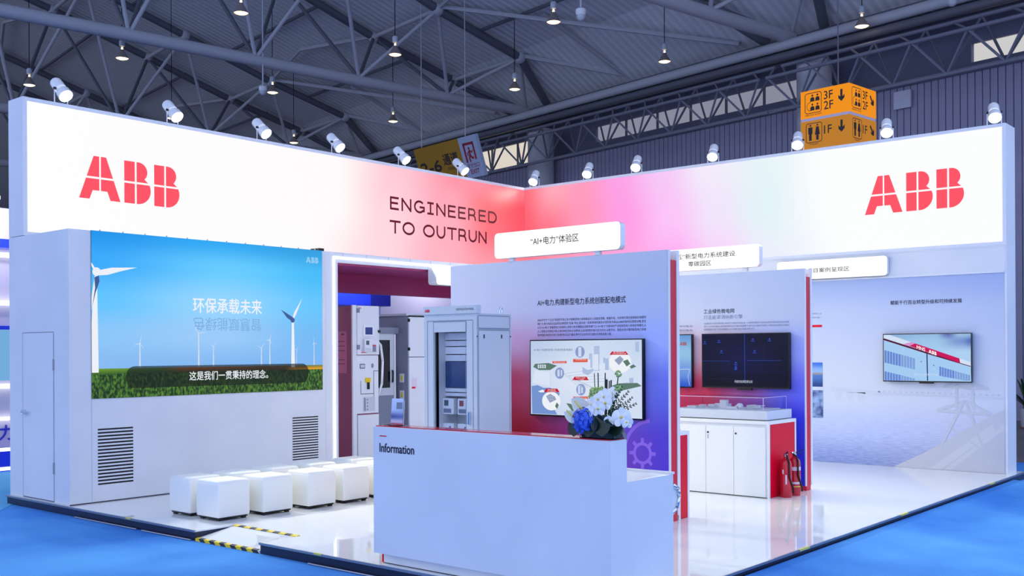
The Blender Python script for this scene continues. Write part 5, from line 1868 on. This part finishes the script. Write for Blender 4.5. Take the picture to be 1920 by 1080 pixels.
sw = thing('switchgear_cabinet', 'tall narrow white switchgear cabinet with relay display, side painted with red reflection, and poster', 'switchgear', (10.8, 12.3, 0))
MB().box(10.533, 12.03, 0.0, 11.055, 12.85, 2.44).build('cabinet_body', 'cab_red_reflection', sw)
MB().box(10.522, 12.0, 0.0, 10.60, 12.03, 2.455).build('corner_post', 'cab_light', sw)
f = Face((10.6, 12.03, 0), (1, 0, 0), (0, -1, 0))
ud = f.slab(MB(), .005, 1.70, .455, 2.45, 0, .04).build('upper_door', 'cab_light', sw, bevel=.006)
mdr = f.slab(MB(), .0, .80, .45, 1.69, 0, .022).build('switch_panel', 'cab_light', sw, bevel=.004)
ldr = f.slab(MB(), .02, .05, .45, .78, 0, .03).build('lower_door', 'cab_light', sw, bevel=.006)
f.slab(MB(), .0, .05, .02, 2.44, 0, .012).build('hinge_strip', 'cab_dark', sw)
for z in (1.78, 2.34):
    f.slab(MB(), .0, z, .05, z + .07, .03, .05).build('hinge', 'cab_dark', ud)
pn = f.slab(MB(), .12, 1.985, .33, 2.15, .04, .055).build('control_display', 'white_gloss', ud, bevel=.004)
f.slab(MB(), .155, 2.01, .30, 2.12, .055, .058).build('display_glass', mat('hmi_blue', (50, 66, 130), rough=.2), pn)
rl = f.slab(MB(), .11, 1.745, .27, 1.94, .04, .09).build('protection_relay', 'cab_light', ud, bevel=.004)
f.slab(MB(), .14, 1.85, .20, 1.915, .09, .092).build('relay_screen', mat('relay_green', (70, 96, 98), rough=.3), rl)
f.slab(MB(), .13, 1.76, .24, 1.80, .09, .092).build('relay_keys', 'cab_grey', rl)
f.slab(MB(), .29, 1.745, .37, 1.85, .04, .06).build('meter', 'cab_dark', ud)
f.slab(MB(), .30, 1.835, .36, 1.85, .06, .062).build('meter_bar', 'red_panel', ud)
f.rect(MB(), .08, 1.70 + .03, .18, 1.70 + .04, .0415).build('sticker_red', 'red_panel', ud)
f.rect(MB(), .08, 1.735, .13, 1.80, .041).build('sticker', 'label_pale', ud)
mb = MB()
logo(f, mb, .03, 2.40, .055, .022, .041)
mb.build('badge', 'red_panel', ud)
p = f.p(.44, 2.06, .04)
MB().tube(p, p + Vector((0, -.03, 0)), .02, 10).build('door_knob', 'black', ud)
f.rect(MB(), .02, 1.60, .12, 1.66, .0235).build('name_tag', 'white_gloss', mdr)
f.slab(MB(), .07, 1.49, .17, 1.56, .022, .026).build('window_frame', 'black', mdr)
f.slab(MB(), .078, 1.50, .162, 1.55, .026, .028).build('window_glass', 'cab_grey', mdr)
mb = MB()
f.disc(mb, .325, 1.53, .028, .036, .0235)
mb.build('round_port', 'cab_dark', mdr)
f.slab(MB(), .17, 1.275, .28, 1.345, .022, .03).build('yellow_plate', 'yellow', mdr, bevel=.01)
f.slab(MB(), .21, 1.17, .245, 1.275, .03, .05).build('switch_handle', 'black', mdr)
mb = MB()
for q in ([(.085, 1.30), (.085, 1.10), (.35, 1.10)], [(.35, 1.45), (.35, .93), (.20, .93)], [(.35, 1.45), (.45, 1.45)]):
    f.line(mb, q, .008, .0235)
mb.build('mimic_line', 'black', mdr)
f.slab(MB(), .13, .83, .37, 1.05, .022, .026).build('key_panel', 'cab_grey', mdr)
f.slab(MB(), .15, .84, .175, 1.04, .026, .03).build('slot', 'cab_dark', mdr)
mb = MB()
for k in range(4):
    f.disc(mb, .215, .86 + k * .05, .009, .012, .0275, 8)
mb.build('key_port', 'black', mdr)
fs2 = Face((10.533, 12.85, 0), (0, -1, 0), (-1, 0, 0))
ps = fs2.slab(MB(), .35, 1.42, .70, 2.06, 0, .006).build('poster', 'poster_pink', sw)
mb = MB()
for z in (1.9, 1.83, 1.76, 1.62, 1.56):
    fs2.rect(mb, .40, z, .66, z + .008, .0075)
logo(fs2, mb, .58, 2.0, .07, .03, .0075)
mb.build('poster_print', 'dark_text', ps)
for k in range(8):
    pp = fs2.p(.78, .3 + k * .29, 0)
    MB().tube(pp, pp + Vector((-.008, 0, 0)), .009, 8).build('bolt', 'cab_dark', sw)
mb = MB()
for k in range(3):
    mb.path([Vector((11.07, 12.05, 1.95 - k * .02)), Vector((11.10 + k * .012, 12.02, 1.85)), Vector((11.14 + k * .012, 12.02, 1.6)), Vector((11.13 + k * .012, 12.03, 1.25)), Vector((11.08, 12.05, 1.05))], .011, 6)
mb.build('cable_loom', 'white_gloss', sw, smooth=True)

s2 = thing('switchgear_cabinet', 'grey switchgear unit with an open door and dark window, between two white cabinets', 'switchgear', (11.3, 12.5, 0))
MB().box(11.07, 12.26, 0, 11.66, 12.9, 1.50).build('cabinet_body', 'cab_dark', s2)
f = Face((11.07, 12.22, 0), (1, 0, 0), (0, -1, 0))
MB().box(11.07, 12.22, 1.05, 11.60, 12.255, 2.03).build('open_door', 'cab_grey', s2)
f.slab(MB(), .12, 1.17, .42, 1.93, 0, .006).build('dark_window', 'black_gloss', s2)
f.slab(MB(), .05, 2.03, .60, 2.13, -.03, .02).build('cover_strip', 'cab_dark', s2)
f.slab(MB(), .50, .3, .535, 2.02, 0, .02).build('door_edge', 'cab_light', s2)
MB().path([f.p(.48, 1.26, .0), f.p(.44, 1.28, .05), f.p(.44, 1.42, .05), f.p(.48, 1.44, .0)], .013, 8).build('handle', 'black', s2, smooth=True)
f.slab(MB(), .0, .0, .56, 1.05, -.035, .0).build('lower_panel', 'cab_dark', s2)

s3 = thing('switchgear_cabinet', 'plain pale switchgear cabinet with two stacked doors and yellow warning labels', 'switchgear', (11.95, 12.4, 0))
MB().box(11.69, 12.02, 0, 12.25, 12.86, 2.32).build('cabinet_body', 'cab_dark', s3)
MB().box(11.64, 11.99, 2.32, 12.28, 12.88, 2.355).build('top_plate', 'cab_grey', s3)
f = Face((11.70, 12.02, 0), (1, 0, 0), (0, -1, 0))
for z0, z1 in ((1.66, 2.30), (.06, 1.65)):
    f.slab(MB(), .0, z0, .54, z1, 0, .03).build('door', 'cab_light', s3, bevel=.005)
f.slab(MB(), .0, 2.302, .54, 2.325, 0, .031).build('vent_slot', 'black', s3)
for z in (1.76, 2.22):
    f.slab(MB(), -.012, z, .014, z + .05, .01, .04).build('hinge', 'black', s3)
f.rect(MB(), .05, 1.15, .17, 1.32, .032).build('notice', 'label_pale', s3)
f.rect(MB(), .05, 1.15, .13, 1.18, .033).build('notice_red', 'red_panel', s3)
f.rect(MB(), .36, 1.58, .44, 1.595, .032).build('name_tag', 'dark_text', s3)
fs3 = Face((11.69, 12.86, 0), (0, -1, 0), (-1, 0, 0))
for z in (1.25, .98):
    fs3.slab(MB(), .66, z, .76, z + .14, 0, .005).build('warning_label', 'cab_light', s3)
    fs3.slab(MB(), .69, z + .03, .73, z + .11, .005, .007).build('warning_mark', 'yellow', s3)

# ---- digitalisation rack
rk = thing('digital_panel_rack', 'tall pale grey rack with glazed door, screen and meters, before the foremost partition', 'rack', (8.28, 7.6, 0))
RXF, RY_0, RY_1, RT = 8.0, 7.208, 7.967, 2.14
MB().box(RXF + .32, RY_0, 0, 8.555, RY_1, RT).build('rack_rear', 'cab_grey', rk)
MB().box(RXF, RY_1 - .15, 0, RXF + .32, RY_1, RT).build('rack_post', 'cab_grey', rk)
MB().box(RXF, RY_0, 0, RXF + .32, RY_0 + .14, RT).build('rack_post', 'cab_grey', rk)
MB().box(RXF, RY_0 + .14, 2.06, RXF + .32, RY_1 - .15, RT).build('rack_head', 'cab_grey', rk)
MB().box(RXF, RY_0 + .14, 0, RXF + .32, RY_1 - .15, .2).build('rack_base', 'cab_grey', rk)
tp = MB().box(RXF - .015, RY_0 - .01, RT, RXF + .06, RY_1, 2.225).build('name_board', 'cab_grey', rk)
f = Face((RXF, RY_1, 0), (0, -1, 0), (-1, 0, 0))
mb = MB()
logo(f, mb, .025, 2.165, .075, .03, .017)
mb.build('badge', 'red_panel', tp)
mb = MB()
f.text(mb, 'DIGITALIZATION PANEL', .49, 2.175, .017, width=.25, height=.022)
mb.build('lettering', 'dark_text', tp)
mb = MB()
for a, b_ in (((.05, .1), (.05, 2.07)), ((.71, .1), (.71, 2.07)), ((.05, 2.07), (.71, 2.07)), ((.14, .2), (.14, 2.06)), ((.61, 2.06), (.61, .2)), ((.14, 2.06), (.61, 2.06))):
    f.line(mb, [a, b_], .006, .0015)
mb.build('door_seam', 'cab_dark', rk)
f.slab(MB(), .15, 1.95, .61, 2.06, -.02, .0).build('door_header', 'cab_grey', rk)
gp = f.slab(MB(), .15, .2, .61, 1.95, -.02, -.014).build('door_glass', 'acrylic', rk)
fi = Face((RXF + .31, RY_1, 0), (0, -1, 0), (-1, 0, 0))
f4 = Face((RXF + .14, RY_1, 0), (0, -1, 0), (-1, 0, 0))
fi.slab(MB(), .15, .2, .61, 2.06, 0, .005).build('back_plate', 'cab_light', rk)
MB().box(RXF + .02, RY_1 - .20, .2, RXF + .3, RY_1 - .16, 1.95).build('rail', 'cab_light', rk)
for z0, z1, m_ in ((1.865, 1.945, 'cab_light'), (1.80, 1.86, 'cab_light'), (1.715, 1.795, 'white_gloss'), (1.64, 1.71, 'cab_light'), (1.31, 1.355, 'cab_light'), (1.265, 1.305, 'cab_light')):
    f4.slab(MB(), .19, z0 + .003, .615, z1 - .003, 0, .02).build('blank_module', m_, rk)
f4.slab(MB(), .19, 1.36, .615, 1.635, -.02, .02).build('monitor', mat('monitor_blue', (34, 66, 118), rough=.12), rk)
f4.rect(MB(), .53, 1.645, .61, 1.79, .0225).build('notice', 'label_pale', rk)
f4.rect(MB(), .53, 1.645, .59, 1.665, .023).build('notice_red', 'red_panel', rk)
for s in (.19, .41):
    mt = f4.slab(MB(), s, 1.075, s + .165, 1.245, 0, .06).build('meter', 'white_gloss', rk, bevel=.006)
    f4.slab(MB(), s + .03, 1.165, s + .09, 1.225, .06, .062).build('meter_screen', MATS['relay_green'] if s < .3 else mat('meter_rust', (160, 84, 84)), mt)
    f4.slab(MB(), s + .02, 1.09, s + .13, 1.135, .06, .062).build('meter_keys', 'cab_dark', mt)
    mt = f4.slab(MB(), s, .81, s + .165, .98, 0, .06).build('meter', 'white_gloss', rk, bevel=.006)
    f4.slab(MB(), s + .1, .85, s + .125, .95, .06, .064).build('meter_slot', 'cab_dark', mt)
hd = f.slab(MB(), .655, .98, .675, 1.12, 0, .03).build('handle', 'chrome', rk, bevel=.004)
fsd = Face((RXF, RY_0, 0), (1, 0, 0), (0, -1, 0))
for a in ((.02, 1.985, .52, 2.115), (.02, .1, .52, 1.965)):
    fsd.slab(MB(), *a, 0, .008).build('side_cover', 'cab_grey', rk, bevel=.003)
mb = MB()
for a in ((.02, 1.985, .52, 2.115), (.02, .1, .52, 1.965)):
    for p_, q_ in (((a[0], a[1]), (a[2], a[1])), ((a[2], a[1]), (a[2], a[3])), ((a[2], a[3]), (a[0], a[3])), ((a[0], a[3]), (a[0], a[1]))):
        fsd.line(mb, [p_, q_], .007, .0085)
mb.build('cover_seam', 'cab_dark', rk)
for s, t_ in ((.10, 1.88), (.38, 1.88)):
    fsd.slab(MB(), s, t_, s + .015, t_ + .04, .008, .012).build('lift_slot', 'dark_text', rk)
for s, t_ in ((.0, 1.9), (.535, 1.9), (.0, .8), (.535, .8)):
    p = fsd.p(s + .008, t_, 0)
    MB().tube(p, p + Vector((0, -.004, 0)), .007, 8).build('bolt', 'black', rk)
MB().path([(8.42, 7.25, 2.14), (8.42, 7.25, 2.19), (8.44, 7.25, 2.215), (8.46, 7.25, 2.19), (8.46, 7.25, 2.16)], .009, 6).build('lifting_eye', 'chrome', rk)

# ---- neighbouring stands
nb = thing('neighbour_stand', 'neighbouring stand with lit shelves and a blue base, at the picture edge', 'exhibition stand', (7.2, 17.0, -.1))
MB().box(3.0, 17.0, -.1, 9.5, 17.3, 4.08).build('back_wall', mat('lilac_wall', (196, 190, 214), rough=.6), nb)
MB().box(3.0, 16.75, 3.42, 9.5, 16.99, 3.56).build('blue_fascia', mat('royal_blue', (36, 60, 220), rough=.3), nb)
for z, hh in ((3.29, .07), (2.52, .07), (1.19, .07), (.68, .05)):
    MB().box(3.0, 16.9, z, 9.5, 16.99, z + hh).build('light_shelf', 'lit_strip', nb)
MB().box(6.0, 16.93, 1.32, 8.9, 16.99, 2.18).build('screen', grad('nb_screen', [(0, [(0, (120, 180, 230)), (1, (150, 200, 240))]), (1, [(0, (225, 240, 250)), (1, (215, 235, 250))])], emit=.9), nb)
MB().box(6.0, 16.92, 2.13, 8.9, 16.99, 2.19).build('screen_band', 'royal_blue', nb)
MB().box(3.0, 16.6, -.1, 9.5, 16.99, .22).build('blue_base', mat('base_blue', (30, 52, 235), emit=.75), nb)
for z in (.22, -.08):
    MB().box(3.0, 16.56, z, 9.5, 16.6, z + .05).build('base_light', 'lit_strip', nb)
f = Face((3.0, 16.99, 0), (1, 0, 0), (0, -1, 0))
mb = MB()
f.text(mb, '智慧电力', 3.60, .36, .005, width=1.10, height=.24, bold=.02)
mb.build('lettering', mat('nb_blue_ink', (40, 50, 190)), nb)

n2 = thing('neighbour_stand', 'blue fascia of another stand glimpsed through the portal', 'exhibition stand', (14.4, 16.8, -.1))
MB().box(12.6, 16.5, 2.72, 14.98, 16.55, 3.7).build('fascia_front', 'royal_blue', n2)
MB().box(14.98, 16.5, 2.72, 15.55, 17.6, 3.7).build('fascia_return', mat('navy_return', (22, 28, 140), rough=.3), n2)
MB().box(12.6, 17.0, -.1, 12.8, 17.6, 2.72).build('fascia_post', 'royal_blue', n2)
MB().box(15.3, 17.3, -.1, 15.5, 17.55, 2.72).build('fascia_post', 'royal_blue', n2)
f = Face((12.6, 16.5, 0), (1, 0, 0), (0, -1, 0))
mb = MB()
f.text(mb, '新能源科技', 1.35, 2.985, .004, width=.95, height=.2)
mb.build('lettering', 'white_gloss', n2)

n3 = thing('neighbour_stand', 'plain lilac stand wall with blue notices, seen through the portal behind the switchgear', 'exhibition stand', (18, 18.5, -.1))
MB().box(17.1, 18.5, -.1, 24, 18.8, 3.9).build('stand_wall', 'lilac_wall', n3)
MB().box(15.75, 18.9, 2.66, 17.1, 19.2, 3.9).build('stand_lintel', 'lilac_wall', n3)
MB().box(16.3, 19.6, -.1, 17.6, 19.8, 2.9).build('inner_wall', mat('inner_pale', (205, 208, 224), rough=.6), n3)
MB().box(16.4, 19.5, 2.05, 16.95, 19.58, 2.45).build('blue_notice', 'royal_blue', n3)
MB().box(16.4, 19.5, 1.45, 16.95, 19.58, 1.75).build('teal_notice', mat('teal', (70, 150, 215), rough=.5), n3)

# lamps added to brighten the neighbouring stands; their fixtures are out of view
for par, (x, y, z), d in ((n3, (18.6, 17.6, 3.95), (0, -1)), (n2, (14.2, 15.9, 3.75), (0, 1)), (nb, (7.0, 16.2, 4.1), (0, 1))):
    MB().box(x - .15, y, z, x + .15, y + .06, z + .05).build('added_lamp_head', 'white_frame', par)
    MB().box(x - .03, y + .06, z + .01, x + .03, y + (.9 if par is n3 else 1.1), z + .03).build('added_lamp_arm', 'steel', par)
    ld = bpy.data.lights.new('added_stand_light', 'POINT')
    ld.energy = 90
    ld.color = (.95, .93, 1.0)
    ld.shadow_soft_size = .1
    lo = bpy.data.objects.new('added_stand_light', ld)
    COL.objects.link(lo)
    lo.parent = par
    lo.location = Vector((x, y - .05, z - .12)) - ORG[par]
